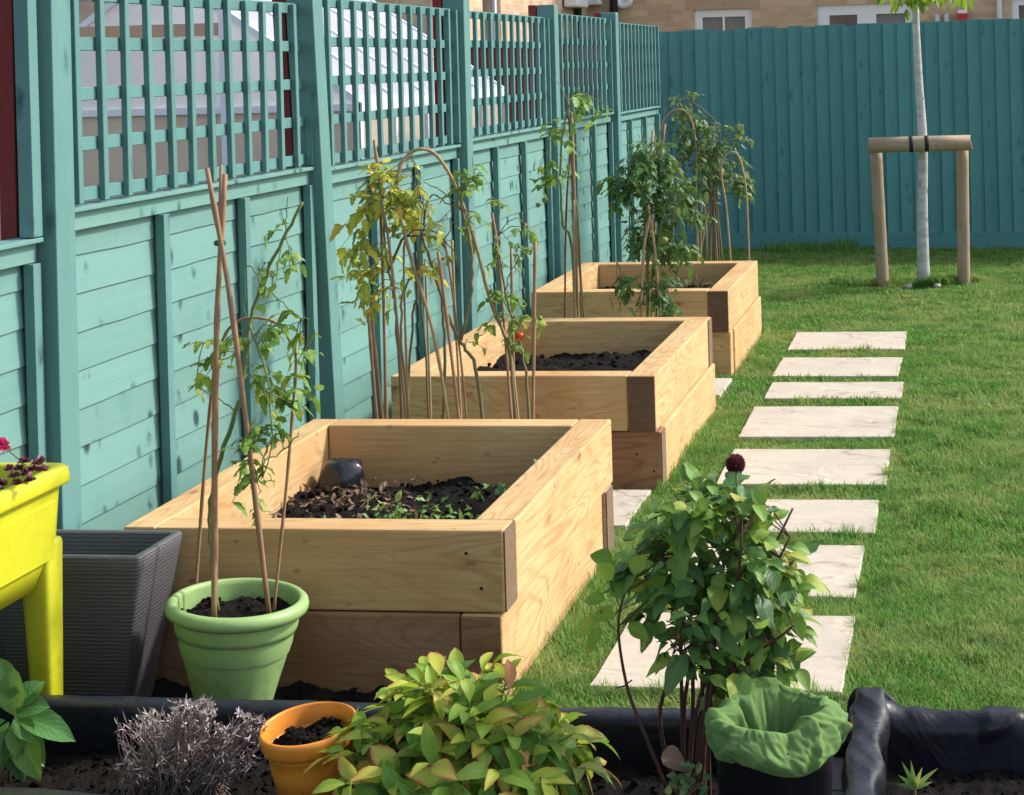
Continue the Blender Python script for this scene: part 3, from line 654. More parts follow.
b.lathe([(.001, .085), (.03, .083), (.05, .075), (.062, .055), (.066, .03), (.07, 0), (.07, -.03)], 40, (-1.885, 5.03, .24), bagf)
tag(b.build('plastic_bag', M['bag_black'], None, True, loc=(-1.885, 5.03, .24)), 'shiny black crumpled plastic bag in the far left corner of the nearest raised bed', 'bag')
t = thing('straw_tuft', 'thin pale grass stalks growing from the soil of the farthest raised bed', 'plant', (-1.45, 8.9, .28)); st = MB()
for i in range(45):
    p = Vector((random.uniform(-1.75, -1.25), random.uniform(8.5, 9.25), .26)); d = rv(.16); d.z = abs(d.z)*.6+.03; st.tube([p, p+d*.6+Vector((0, 0, .03)), p+d], [.0022, .0018, .001], 4)
st.build('stalks', M['stem_dry'], t)
lv = Leaves('ovate')
for i in range(40):
    p = Vector((random.uniform(-1.65, -1.3), random.uniform(8.6, 9.1), random.uniform(.28, .36))); lv.add(p, rv(), Vector((0, 0, 1)), .045, .02, .2, .4)
lv.build('foliage', M['tomato_grey'], t, 2)

# ------------------------------------------------------------------ canes
def cane(pts, r, lab, m='cane', name='bamboo_cane', group=None, nn_=6):
    P = interp(pts, nn_) if len(pts) > 2 else [Vector(pts[0]).lerp(Vector(pts[1]), k/12) for k in range(13)]
    Q, R = [], []
    acc = 0
    for i, p in enumerate(P):
        Q.append(p); R.append(r*(1.22 if i % 4 == 2 else .95+.08*random.random()))
    b = MB(); b.tube(Q, R, 7); o = b.build(name, M[m], None, True, loc=tuple(P[-1]))
    tag(o, lab, 'garden cane' if name == 'bamboo_cane' else 'cane hoop', group); return o
GA = 'canes in the green pot'
cane([at(207, 168, 3.72), at(233, 319, 3.72), at(270, 622, 3.74)], .0058, 'thick brown cane crossing from top left down to the right of the green pot', group=GA)
cane([at(225, 174, 3.76), at(217, 320, 3.73), at(214, 480, 3.71), at(214, 625, 3.70)], .0062, 'thickest upright brown cane at the middle left of the green pot', group=GA)
cane([at(221, 165, 3.80), at(217, 330, 3.83), at(206, 450, 3.85), at(194, 612, 3.86)], .004, 'thin brown cane spreading to the far left edge of the green pot', 'cane', group=GA)
cane([at(216, 615, 3.80), at(217, 420, 3.82), at(219, 360, 3.82), at(226, 333, 3.82), at(241, 320, 3.82), at(260, 318, 3.83), at(279, 325, 3.84), at(291, 343, 3.84), at(296, 362, 3.84), at(292, 420, 3.83), at(286, 490, 3.82), at(273, 618, 3.80)], .0037, 'bent brown cane arching over the green pot', name='cane_hoop', group=GA)
t = MB(); c0 = at(220, 243, 3.73); t.lathe([(.011, -.006), (.014, -.002), (.014, .002), (.011, .006)], 12, c0); t.tube([c0, c0+Vector((.012, -.01, -.03)), c0+Vector((.022, -.005, -.08))], .0012, 4)
tag(t.build('garden_twine', M['twine'], None, True, loc=tuple(c0)), 'green twine tied where the canes cross above the green pot', 'twine')
GB = 'canes behind the nearest raised bed'
YB = 5.6
def bt(x, Y): p = at(x, 424, Y); return Vector((p.x, p.y, .0))
cane([at(374, 140, 5.66), at(381, 215, 5.66), bt(386, 5.66)], .0055, 'tall upright cane by the fence, leftmost top behind the nearest bed', group=GB)
cane([at(368, 312, 5.6), bt(382, 5.6)], .0055, 'short cane stub at the far left behind the nearest bed, its top at mid fence', 'cane', group=GB)
cane([at(372, 320, 5.56), bt(391, 5.56)], .005, 'short cane leaning right beside the leftmost stub behind the nearest bed', group=GB)
cane([bt(460, 5.55), at(437, 350, 5.55), at(412, 262, 5.56), at(400, 215, 5.57), at(397, 188, 5.58), at(400, 168, 5.58), at(409, 154, 5.6), at(421, 149, 5.6), at(434, 153, 5.62), at(446, 168, 5.62), at(457, 190, 5.63), at(474, 238, 5.64), at(491, 303, 5.66), at(511, 360, 5.68), bt(524, 5.7)], .0058, 'tallest bent cane, arching in front of the fence behind the nearest bed', 'cane_old', name='cane_hoop', group=GB)
cane([at(381, 200, 5.52), at(392, 270, 5.52), bt(413, 5.52)], .0045, 'brown cane leaning right behind the yellowing tomato leaves', 'cane', group=GB)
cane([at(438, 252, 5.5), at(447, 320, 5.5), bt(469, 5.5)], .0058, 'cane with a cut top leaning right, mid-group behind the nearest bed', 'cane', group=GB)
cane([at(425, 260, 5.7), bt(432, 5.7)], .004, 'thin straight cane left of the cut-top cane behind the nearest bed', 'cane_old', group=GB)
cane([at(452, 240, 5.72), at(456, 330, 5.72), bt(464, 5.72)], .0045, 'thin cane standing just right of the cut-top cane', 'cane_old', group=GB)
cane([bt(471, 5.62), at(463, 380, 5.62), at(448, 262, 5.6), at(440, 236, 5.6), at(425, 230, 5.6), at(408, 236, 5.6), at(404, 280, 5.6), bt(410, 5.6)], .0036, 'low bent cane arching under the taller hoop behind the nearest bed', 'cane', name='cane_hoop', group=GB)
cane([at(492, 213, 5.74), at(500, 275, 5.74), bt(516, 5.74)], .005, 'cane rising to the left of the ripe tomato', 'cane', group=GB)
cane([at(511, 246, 5.78), bt(514, 5.78)], .0048, 'cane standing right behind the ripe tomato', 'cane', group=GB)
cane([at(535, 242, 5.55), at(534, 330, 5.55), bt(529, 5.55)], .0058, 'rightmost upright cane behind the nearest bed, in front of the middle bed', 'cane', group=GB)
GC = 'canes behind the middle raised bed'
def bt2(x, Y): p = at(x, 322, Y); return Vector((p.x, p.y, 0))
cane([at(571, 112, 7.7), at(575, 220, 7.7), bt2(578, 7.7)], .008, 'thickest cane of the tied bundle behind the middle bed', 'cane', group=GC)
cane([at(569, 116, 7.75), at(577, 230, 7.75), bt2(587, 7.75)], .006, 'cane of the bundle behind the middle bed spreading right at the foot', 'cane_dark', group=GC)
cane([at(573, 118, 7.8), at(566, 220, 7.8), bt2(563, 7.8)], .005, 'cane of the bundle behind the middle bed spreading left at the foot', 'cane_dark', group=GC)
cane([at(574, 200, 7.65), bt2(573, 7.65)], .0055, 'short pale cane in front of the bundle behind the middle bed', 'cane_old', group=GC)
cane([at(653, 130, 7.9), at(645, 220, 7.8), bt2(636, 7.72)], .0058, 'cane poking out above the dense tomato plant and leaning left at its foot', 'cane', group=GC)
cane([at(665, 124, 7.95), at(655, 220, 7.9), bt2(648, 7.85)], .0055, 'cane rising just right of the tallest cane in the dense tomato plant', 'cane', group=GC)
cane([at(648, 205, 7.6), at(656, 262, 7.6), bt2(664, 7.6)], .006, 'pale cane leaning right at the foot of the dense tomato plant', 'cane_old', group=GC)
cane([at(650, 215, 7.58), at(643, 262, 7.58), bt2(637, 7.58)], .0065, 'pale cane leaning left at the front of the dense tomato plant', 'cane_old', group=GC)
GD = 'canes behind the farthest raised bed'
def bt3(x, Y): p = at(x, 266, Y); return Vector((p.x, p.y, 0))
cane([bt3(672, 9.8), at(668, 200, 9.8), at(660, 150, 9.8), at(662, 125, 9.8), at(671, 112, 9.8), at(683, 110, 9.8), at(692, 122, 9.8), at(696, 150, 9.8), at(697, 200, 9.8), bt3(697, 9.8)], .0052, 'left bent cane arching in front of the corner behind the farthest bed', 'cane_old', name='cane_hoop', group=GD)
cane([bt3(734, 9.7), at(727, 215, 9.7), at(722, 180, 9.7), at(722, 162, 9.7), at(729, 153, 9.7), at(737, 154, 9.7), at(743, 170, 9.7), at(747, 205, 9.7), bt3(750, 9.7)], .0052, 'right bent cane arching beside the lawn behind the farthest bed', 'cane_old', name='cane_hoop', group=GD)
for i, (xt, yt, xm, xb, mm_, lb) in enumerate(((703, 180, 701, 699, 'cane_old', 'pale cane nearest the left hoop behind the farthest bed'), (703, 190, 706, 708, 'cane_old', 'pale upright cane in the middle behind the farthest bed'), (718, 190, 705, 691, 'cane_old', 'cane leaning hard left across the stems behind the farthest bed'),
        (714, 190, 717, 722, 'cane_dark', 'dark cane leaning right between the hoops behind the farthest bed'), (710, 180, 713, 716, 'cane_dark', 'thin dark upright cane between the hoops behind the farthest bed'), (682, 150, 674, 671, 'cane', 'brown cane left of the left hoop foot behind the farthest bed'))):
    cane([at(xt, yt, 9.85+.05*i), at(xm, (yt+262)/2, 9.85+.05*i), bt3(xb, 9.85+.05*i)], .0055, lb, mm_, group=GD)

# ------------------------------------------------------------------ tomato plants
def frond(lv, st, p, d, size, k=5, droop=.5):
    """compound leaf: rachis with side leaflets"""
    d = Vector(d).normalized(); L = size; pts = [p+d*(L*t)+Vector((0, 0, -1))*(droop*L*t*t) for t in (0, .33, .66, 1)]
    st.tube(pts, [.0016, .0013, .001, .0007], 4, False)
    side = d.cross(Vector((0, 0, 1)));
    if side.length < .1: side = Vector((1, 0, 0))
    side.normalize()
    for j in range(k):
        if j == k-1: q, dd, s = pts[3], (pts[3]-pts[2]), 1.15
        else:
            t = .3+.55*(j//2)/max(1, (k-1)//2); q = p+d*(L*t)+Vector((0, 0, -1))*(droop*L*t*t); dd = side*(1 if j % 2 else -1)+d*.5+Vector((0, 0, -.5*droop)); s = .8+.3*random.random()
        ll = L*.55*s; lv.add(q, dd+rv(.25), Vector((0, 0, 1))+rv(.45), ll, ll*random.uniform(.55, .8), random.uniform(-.5, .5), random.uniform(.1, .9), wav=.05)
def plant(name, label, base, stems, blobs, mleaf, mstem, cat='tomato plant', shape='tomato', fruits=()):
    """stems: list of (pts, r0, r1); blobs: (centre, rx, rz, n, size)"""
    t = thing(name, label, cat, base); st = MB(); lv = Leaves(shape); anchors = []
    for pts, r0, r1 in stems:
        P = interp(pts, 5); m = len(P); P = [p+rv(.003) for p in P]; st.tube(P, [r0+(r1-r0)*i/(m-1) for i in range(m)], 6); anchors += P
    pet = MB()
    for c, rx, rz, n, size in blobs:
        for i in range(n):
            u = rv(random.random()**.5); p = Vector(c)+Vector((u.x*rx, u.y*rx, u.z*rz))
            near = min(anchors, key=lambda a: (a-p).length)
            d = (p-near); d = d.normalized() if d.length > 1e-4 else rv()
            if i % 2 == 0 and (p-near).length < .35: pet.tube([near, near.lerp(p, .5)+Vector((0, 0, .015)), p], [.002, .0016, .0012], 4, False)
            d = d+rv(.7); frond(lv, pet, p, d, size*random.uniform(.7, 1.3), random.choice((3, 5, 5)), random.uniform(.2, .9))
    st.build('stem', M[mstem], t, True); pet.build('leaf_stalks', M[mstem], t, True); lv.build('foliage', M[mleaf], t, 2)
    for c, r, mm_ in fruits:
        f = MB(); f.lathe([(.001, -r), (r*.5, -r*.87), (r*.85, -r*.5), (r, 0), (r*.88, r*.5), (r*.5, r*.8), (.001, r*.8)], 14, c); o = f.build('fruit', M[mm_], t, True)
        if mm_ == 'tomato': o['label'] = 'single ripe red tomato'
    return t
P0 = 3.78
plant('tomato_plant', 'straggly tomato plant with fresh green leaves growing up canes in the green pot', tuple(at(218, 600, P0)),
      [([at(218, 612, P0), at(213, 560, P0), at(210, 510, P0+.02), at(218, 468, P0), at(236, 412, P0-.02), at(244, 380, P0-.02), at(250, 325, P0), at(262, 285, P0), at(283, 240, P0), at(302, 203, P0)], .0065, .0035),
       ([at(250, 325, P0), at(256, 345, P0-.03), at(268, 380, P0-.05), at(272, 440, P0-.05), at(262, 480, P0-.05)], .003, .0015),
       ([at(262, 285, P0), at(254, 270, P0), at(247, 268, P0), at(244, 300, P0), at(246, 318, P0)], .0018, .001),
       ([at(236, 412, P0), at(222, 402, P0), at(203, 390, P0), at(195, 385, P0)], .002, .001),
       ([at(262, 285, P0), at(280, 300, P0), at(295, 315, P0), at(310, 320, P0)], .002, .0012),
       ([at(252, 490, P0-.05), at(262, 465, P0-.05), at(284, 450, P0), at(300, 432, P0)], .0028, .0012),
       ([at(285, 240, P0), at(287, 215, P0), at(288, 196, P0)], .0016, .001)],
      [(at(268, 265, P0), .02, .06, 4, .04), (at(290, 260, P0), .03, .05, 4, .05), (at(284, 228, P0), .02, .03, 2, .035), (at(300, 330, P0), .035, .05, 7, .05), (at(272, 335, P0), .03, .04, 7, .05),
       (at(232, 345, P0), .025, .05, 5, .055), (at(205, 345, P0), .015, .03, 2, .06), (at(262, 375, P0), .035, .05, 8, .05), (at(280, 395, P0), .03, .05, 7, .05), (at(262, 430, P0-.04), .03, .04, 5, .05),
       (at(252, 465, P0-.04), .03, .05, 8, .05), (at(285, 438, P0), .05, .03, 5, .05), (at(254, 500, P0-.04), .015, .04, 3, .035), (at(198, 384, P0), .012, .012, 1, .04)], 'tomato_green', 'stem_green',
      fruits=((at(246, 342, P0-.02), .011, 'tomato_unripe'),))
plant('tomato_plant', 'yellowing tomato plant with brown-edged leaves by the fence behind the nearest raised bed', tuple(bt(400, 5.6)),
      [([bt(404, 5.6), at(398, 350, 5.6), at(393, 290, 5.6), at(385, 250, 5.6), at(383, 200, 5.6)], .006, .003), ([at(390, 270, 5.6), at(402, 240, 5.6), at(420, 236, 5.58), at(440, 240, 5.6), at(450, 262, 5.6)], .005, .003),
       ([bt(432, 5.62), at(424, 330, 5.6), at(418, 262, 5.6), at(424, 220, 5.6), at(420, 180, 5.62), at(410, 150, 5.62)], .004, .002), ([at(424, 220, 5.6), at(432, 195, 5.6), at(450, 205, 5.6), at(475, 212, 5.6)], .003, .002)],
      [(at(376, 205, 5.6), .05, .10, 19, .080), (at(375, 262, 5.6), .045, .10, 16, .072), (at(395, 195, 5.6), .06, .08, 15, .072), (at(385, 285, 5.6), .05, .06, 9, .064), (at(415, 195, 5.6), .06, .08, 13, .064),
       (at(426, 215, 5.6), .05, .06, 7, .064), (at(402, 168, 5.6), .07, .04, 6, .056), (at(378, 178, 5.6), .03, .04, 4, .064), (at(431, 265, 5.6), .03, .05, 3, .056), (at(420, 262, 5.6), .04, .05, 4, .056), (at(376, 295, 5.6), .02, .03, 3, .064)],
      'tomato_yellow', 'stem_dry', fruits=((at(422, 250, 5.56), .012, 'tomato_unripe'), (at(388, 230, 5.54), .012, 'tomato_unripe'), (at(398, 236, 5.54), .010, 'tomato_unripe')))
plant('tomato_plant', 'nearly leafless tomato plant of bare olive stems in the middle behind the nearest bed', tuple(bt(484, 5.6)),
      [([bt(487, 5.6), at(478, 380, 5.6), at(466, 350, 5.6), at(455, 333, 5.6), at(444, 305, 5.6), at(432, 265, 5.6), at(421, 235, 5.6)], .0065, .0045), ([at(460, 340, 5.6), at(465, 322, 5.6), at(471, 290, 5.6), at(471, 250, 5.6), at(463, 212, 5.6), at(461, 198, 5.6)], .007, .004),
       ([at(463, 212, 5.6), at(452, 200, 5.6), at(440, 190, 5.6), at(424, 182, 5.6)], .003, .0015), ([bt(400, 5.68), at(412, 330, 5.68), at(416, 300, 5.66), at(420, 270, 5.66)], .005, .003), ([at(421, 235, 5.6), at(437, 225, 5.6), at(448, 212, 5.62), at(457, 205, 5.62)], .002, .001),
       ([bt(417, 5.5), at(404, 370, 5.5), at(401, 320, 5.5), at(404, 290, 5.5), at(412, 276, 5.5)], .005, .0035), ([bt(438, 5.72), at(445, 360, 5.7), at(443, 320, 5.7), at(441, 290, 5.7)], .006, .004), ([at(444, 240, 5.6), at(451, 228, 5.6), at(447, 215, 5.6)], .002, .0012), ([at(444, 240, 5.6), at(453, 250, 5.6), at(458, 262, 5.6)], .0025, .0015)],
      [(at(460, 190, 5.62), .05, .05, 7, .06), (at(470, 175, 5.62), .05, .05, 5, .05), (at(470, 212, 5.62), .03, .04, 3, .05), (at(471, 340, 5.6), .01, .02, 1, .05), (at(455, 225, 5.62), .02, .03, 2, .05), (at(435, 265, 5.62), .02, .03, 2, .05)], 'tomato_green', 'stem_dry',
      fruits=((at(436, 238, 5.58), .009, 'tomato_unripe'),))
plant('tomato_plant', 'thin tomato plant carrying one red tomato in front of the middle raised bed', tuple(bt(518, 5.65)),
      [([bt(533, 5.65), at(527, 385, 5.65), at(521, 350, 5.65), at(513, 320, 5.66), at(505, 290, 5.68), at(500, 255, 5.7), at(499, 235, 5.7)], .0055, .0025), ([at(505, 290, 5.68), at(512, 268, 5.68), at(521, 275, 5.68), at(526, 300, 5.68)], .002, .001), ([bt(519, 5.62), at(512, 370, 5.62), at(502, 330, 5.62), at(492, 300, 5.62)], .005, .003)],
      [(at(500, 293, 5.66), .045, .04, 7, .05), (at(515, 322, 5.64), .05, .02, 7, .055), (at(500, 322, 5.64), .04, .02, 4, .05), (at(512, 345, 5.64), .03, .03, 4, .05), (at(505, 262, 5.68), .05, .04, 4, .04), (at(523, 250, 5.68), .04, .03, 4, .045), (at(500, 235, 5.68), .04, .03, 4, .045), (at(515, 225, 5.68), .04, .03, 3, .045), (at(499, 210, 5.7), .03, .04, 3, .045)],
      'tomato_green', 'stem_dry', fruits=((at(519.5, 336, 5.6), .0155, 'tomato'), (at(514, 348, 5.6), .013, 'tomato_unripe'), (at(509, 342, 5.62), .010, 'tomato_unripe'), (at(497, 299, 5.62), .011, 'tomato_unripe'), (at(488, 300, 5.62), .009, 'tomato_unripe'), (at(540, 318, 5.55), .009, 'tomato_unripe')))
plant('tomato_plant', 'tall thin tomato vine climbing the tied cane bundle behind the middle bed', tuple(bt2(570, 7.7)),
      [([bt2(577, 7.68), at(572, 250, 7.68), at(563, 225, 7.68), at(560, 180, 7.68), at(563, 130, 7.68), at(571, 100, 7.68), at(578, 88, 7.68)], .007, .003), ([at(571, 110, 7.7), at(562, 88, 7.7), at(550, 80, 7.7), at(545, 110, 7.7), at(548, 150, 7.7)], .002, .001), ([at(578, 92, 7.7), at(590, 97, 7.7), at(603, 104, 7.7), at(611, 114, 7.7)], .0025, .0012), ([bt2(580, 7.66), at(580, 260, 7.66), at(576, 200, 7.66)], .006, .004)],
      [(at(584, 97, 7.7), .06, .03, 7, .08), (at(604, 108, 7.7), .04, .02, 3, .06), (at(560, 128, 7.7), .06, .06, 7, .07), (at(550, 158, 7.7), .06, .05, 7, .07), (at(545, 180, 7.7), .06, .04, 4, .06), (at(560, 175, 7.7), .03, .05, 3, .06)], 'tomato_green', 'stem_green',
      fruits=((at(545, 200, 7.66), .015, 'tomato_unripe'), (at(538, 205, 7.66), .012, 'tomato_unripe')))
plant('tomato_plant', 'dense dark green tomato plant in front of the farthest raised bed', tuple(bt2(645, 7.7)),
      [([bt2(645, 7.7), at(648, 250, 7.7), at(650, 180, 7.7), at(655, 150, 7.7)], .009, .004), ([bt2(654, 7.65), at(658, 260, 7.65), at(664, 210, 7.65), at(672, 180, 7.65)], .007, .003), ([at(648, 220, 7.7), at(632, 225, 7.7), at(622, 240, 7.7), at(617, 262, 7.7)], .003, .002), ([at(650, 180, 7.7), at(640, 172, 7.7), at(632, 160, 7.7), at(645, 138, 7.7)], .004, .002), ([at(658, 250, 7.7), at(670, 240, 7.7), at(680, 250, 7.7), at(682, 285, 7.7)], .003, .002)],
      [(at(650, 165, 7.7), .13, .10, 60, .07), (at(635, 185, 7.7), .10, .10, 36, .068), (at(668, 195, 7.7), .13, .10, 46, .068), (at(648, 225, 7.7), .09, .12, 30, .062), (at(665, 245, 7.7), .08, .10, 24, .062), (at(634, 238, 7.7), .08, .09, 16, .062), (at(652, 285, 7.66), .10, .09, 26, .07), (at(661, 300, 7.62), .04, .08, 12, .07), (at(625, 280, 7.66), .05, .06, 7, .07), (at(688, 210, 7.7), .07, .06, 12, .062), (at(679, 252, 7.7), .04, .05, 8, .07), (at(650, 150, 7.7), .08, .06, 14, .062)], 'tomato_dark', 'stem_green',
      fruits=((at(664, 240, 7.5), .017, 'tomato_unripe'), (at(656, 262, 7.5), .016, 'tomato_unripe')))
plant('tomato_plant', 'arching grey-green tomato plant over the hoops at the back, against the dark teal fence', tuple(bt3(710, 9.9)),
      [([bt3(707, 9.9), at(711, 220, 9.9), at(708, 170, 9.9), at(700, 140, 9.9), at(685, 115, 9.9)], .009, .004), ([bt3(720, 9.9), at(714, 210, 9.9), at(716, 165, 9.9), at(725, 140, 9.9)], .008, .003), ([at(708, 170, 9.9), at(715, 150, 9.9), at(720, 135, 9.9), at(712, 118, 9.9), at(695, 104, 9.9), at(685, 98, 9.9)], .005, .003), ([bt3(694, 9.95), at(706, 210, 9.95), at(712, 170, 9.95)], .006, .004), ([bt3(728, 9.95), at(718, 215, 9.95), at(715, 170, 9.95)], .005, .004)],
      [(at(686, 112, 9.9), .10, .10, 26, .07), (at(700, 130, 9.9), .14, .10, 34, .07), (at(705, 155, 9.9), .14, .12, 38, .07), (at(720, 140, 9.9), .12, .12, 28, .07), (at(725, 165, 9.9), .13, .12, 28, .07), (at(735, 180, 9.9), .11, .08, 16, .068), (at(742, 188, 9.9), .05, .06, 6, .062), (at(715, 182, 9.9), .14, .08, 22, .068), (at(694, 180, 9.9), .08, .08, 10, .068), (at(684, 98, 9.9), .06, .04, 8, .062), (at(735, 138, 9.9), .07, .04, 5, .062)], 'tomato_grey', 'stem_dry')

# ------------------------------------------------------------------ pots
def lump_soil(c, r, z, n=26, amp=.012):
    b = MB(); k = n
    vs = [(c[0], c[1], z+amp)]; fs = []
    for i in range(1, 9):
        for q in range(k):
            a = 2*math.pi*q/k; rr = r*i/8; x, y = c[0]+rr*math.cos(a), c[1]+rr*math.sin(a); vs.append((x, y, z+amp*1.6*nse(x, y, 3, 25)+amp*.8*nse(x, y, 5, 70)))
    fs += [(0, 1+q, 1+(q+1) % k) for q in range(k)]
    for i in range(7): fs += [(1+i*k+q, 1+(i+1)*k+q, 1+(i+1)*k+(q+1) % k, 1+i*k+(q+1) % k) for q in range(k)]
    b.add(vs, fs)
    for i in range(140):
        a = random.random()*6.28; rr = r*.97*math.sqrt(random.random()); x, y = c[0]+rr*math.cos(a), c[1]+rr*math.sin(a); b.lump((x, y, z+amp*1.6*nse(x, y, 3, 25)+.002), random.uniform(.002, .007))
    return b
gp = at(237.5, 598, 3.765); gc = (gp.x-.02, 3.765, 0)
gpot = thing('plant_pot', 'round lime green plastic pot holding canes and a tomato plant', 'plant pot', gc)
R_ = .1545; ZR = .302
b = MB(); b.lathe([(.001, .0), (.068, 0), (.072, .004), (.083, .05), (.0985, .11), (.115, .17), (.1255, .222), (.1275, .226), (.133, .228), (.137, .24), (.1385, .262), (.138, .268), (.150, .270), (.1575, .276), (.1595, .285), (.157, .295), (.150, .301), (.142, .303), (.136, .299), (.134, .29), (.130, .24), (.126, .2), (.12, .18)], 72, gc)
b.build('pot_body', M['pot_green'], gpot, True)
lump_soil(gc, .131, .262).build('soil', M['soil'], gpot, True)
gpot.rotation_euler = (0, rad(4), 0)

# grey ribbed planter
gx0, gx1, gy0, gy1, gz = -2.28, -1.875, 3.715, 3.945, .405
grp = thing('tall_planter', 'tall dark grey ribbed plastic planter beside the green pot', 'planter', ((gx0+gx1)/2, (gy0+gy1)/2, 0))
def rrect(x0, x1, y0, y1, r, z, n=4):
    out = []
    for cx, cy, a0 in ((x1-r, y0+r, -90), (x1-r, y1-r, 0), (x0+r, y1-r, 90), (x0+r, y0+r, 180)):
        for k in range(n+1): a = rad(a0+90*k/n); out.append((cx+r*math.cos(a), cy+r*math.sin(a), z))
    return out
def loft(rings, close_bottom=True):
    b = MB(); m = len(rings[0]); vs = [p for r in rings for p in r]
    fs = [(i*m+k, i*m+(k+1) % m, (i+1)*m+(k+1) % m, (i+1)*m+k) for i in range(len(rings)-1) for k in range(m)]
    fs.append(tuple(range(m-1, -1, -1))); fs.append(tuple((len(rings)-1)*m+k for k in range(m)))
    b.add(vs, fs); return b
def gr(z, i): t = .075*(1-z/gz); return rrect(gx0+t+i, gx1-t-i, gy0+t*.55+i, gy1-t*.55-i, .012, z)
loft([gr(z, 0) for z in np.linspace(0, gz-.006, 14)]+[gr(gz, .004), gr(gz, .018), gr(gz-.006, .021), gr(gz-.1, .024), gr(gz-.16, .026)]).build('planter_body', M['ribbed'], grp, True)
bb = MB(); bb.box((gx0+.04, gy0+.035, gz-.15), (gx1-.04, gy1-.035, gz-.12)); bb.build('inner_floor', M['grey_inner'], grp)

# yellow raised trough planter
yx1, yx0, yy1, yy0, yz = -1.955, -2.215, 3.575, 2.75, .655
yp = thing('trough_planter', 'bright yellow raised plastic trough on legs at the left edge, with pink and purple flowers', 'planter', ((yx0+yx1)/2, yy0, 0))
def yr(o, z): return rrect(yx0-o, yx1+o, yy0-o, yy1+o, .03, z, 5)
loft([yr(-.045, .40), yr(-.022, .46), yr(-.016, .56), yr(-.013, .605), yr(-.012, .612), yr(.002, .616), yr(.004, .622), yr(.002, .648), yr(-.006, .655), yr(-.022, .655), yr(-.027, .650), yr(-.03, .60), yr(-.034, .55)]).build('trough', M['yellow'], yp, True)
pn = MB(); pn.hexa([(yx1-.018, yy0+.1, .46), (yx1-.0145, yy0+.1, .46), (yx1-.0145, yy1-.06, .46), (yx1-.018, yy1-.06, .46), (yx1-.02, yy0+.1, .585), (yx1-.0095, yy0+.1, .585), (yx1-.0095, yy1-.055, .585), (yx1-.02, yy1-.055, .585)])
pn.build('side_panel', M['yellow'], yp, bevel=.004)
for (sx, sy) in ((1, 1), (1, 0), (0, 1), (0, 0)):
    cx = yx1-.045 if sx else yx0+.045; cy = yy1-.045 if sy else yy0+.05; q = MB()
    q.hexa([(cx-.022, cy-.028, 0), (cx+.022, cy-.028, 0), (cx+.022, cy+.022, 0), (cx-.022, cy+.022, 0), (cx-.04, cy-.045, .50), (cx+.03, cy-.045, .50), (cx+.03, cy+.03, .50), (cx-.04, cy+.03, .50)])
    q.build('leg', M['yellow'], yp, True, .012, seg=3)
sb = MB(); sb.grid(yx0+.03, yx1-.03, yy0+.03, yy1-.03, 30, 60, lambda x, y: (x, y, .60+.012*nse(x, y, 0, 20))); sb.build('soil', M['soil'], yp, True)
# flowers inside
fl = thing('bedding_plant', 'purple clustered flower heads and grey-green foliage spilling in the yellow trough', 'plant', (-2.06, 3.4, .6)); lv = Leaves('lance'); pt = Leaves('petal'); st = MB()
for i in range(90):
    p = Vector((random.uniform(-2.14, -2.0), random.uniform(3.1, 3.42), .605)); d = Vector((random.gauss(0, .35), random.gauss(0, .35), 1)).normalized(); L = random.uniform(.03, .06)
    st.tube([p, p+d*L], .0013, 4)
    for j in range(4): lv.add(p+d*L*random.random(), rv()+Vector((0, 0, .7)), rv(), .035, .006, .2, .4)
for hx, hy, hz in tuple(tuple(at(a_, b_, 3.36+.02*(k_ % 3))) for k_, (a_, b_) in enumerate(((14, 476), (20, 469), (27, 474), (33, 470), (24, 462), (36, 464), (42, 470), (17, 484), (30, 480), (9, 470), (40, 461))))+((-2.035, 3.40, .64), (-2.055, 3.43, .645), (-2.02, 3.37, .635), (-2.04, 3.36, .655), (-2.00, 3.42, .625), (-2.07, 3.38, .66), (-2.055, 3.46, .635), (-2.02, 3.45, .62)):
    for i in range(26):
        d = rv(); d.z = abs(d.z); pt.add(Vector((hx, hy, hz)), d, rv(), .014, .008, .3, .2)
st.build('stem', M['stem_green'], fl); lv.build('foliage', M['tomato_grey'], fl, 2); pt.build('flower_heads', M['petal_purple'], fl, 2)
fc = at(2, 445, 3.54); t = thing('pink_flower', 'vivid pink flower standing above the yellow trough at the left edge', 'flower', (-2.03, 3.5, .6)); pt = Leaves('petal'); st = MB()
for i in range(22): pt.add(fc, rv()+Vector((0, 0, .4)), rv(), .02, .014, .3, .3)
st.tube([(-2.03, 3.5, .6), (-2.02, 3.52, .65), fc], .0016, 5); st.build('stem', M['stem_green'], t); pt.build('petals', M['petal_pink'], t, 2)

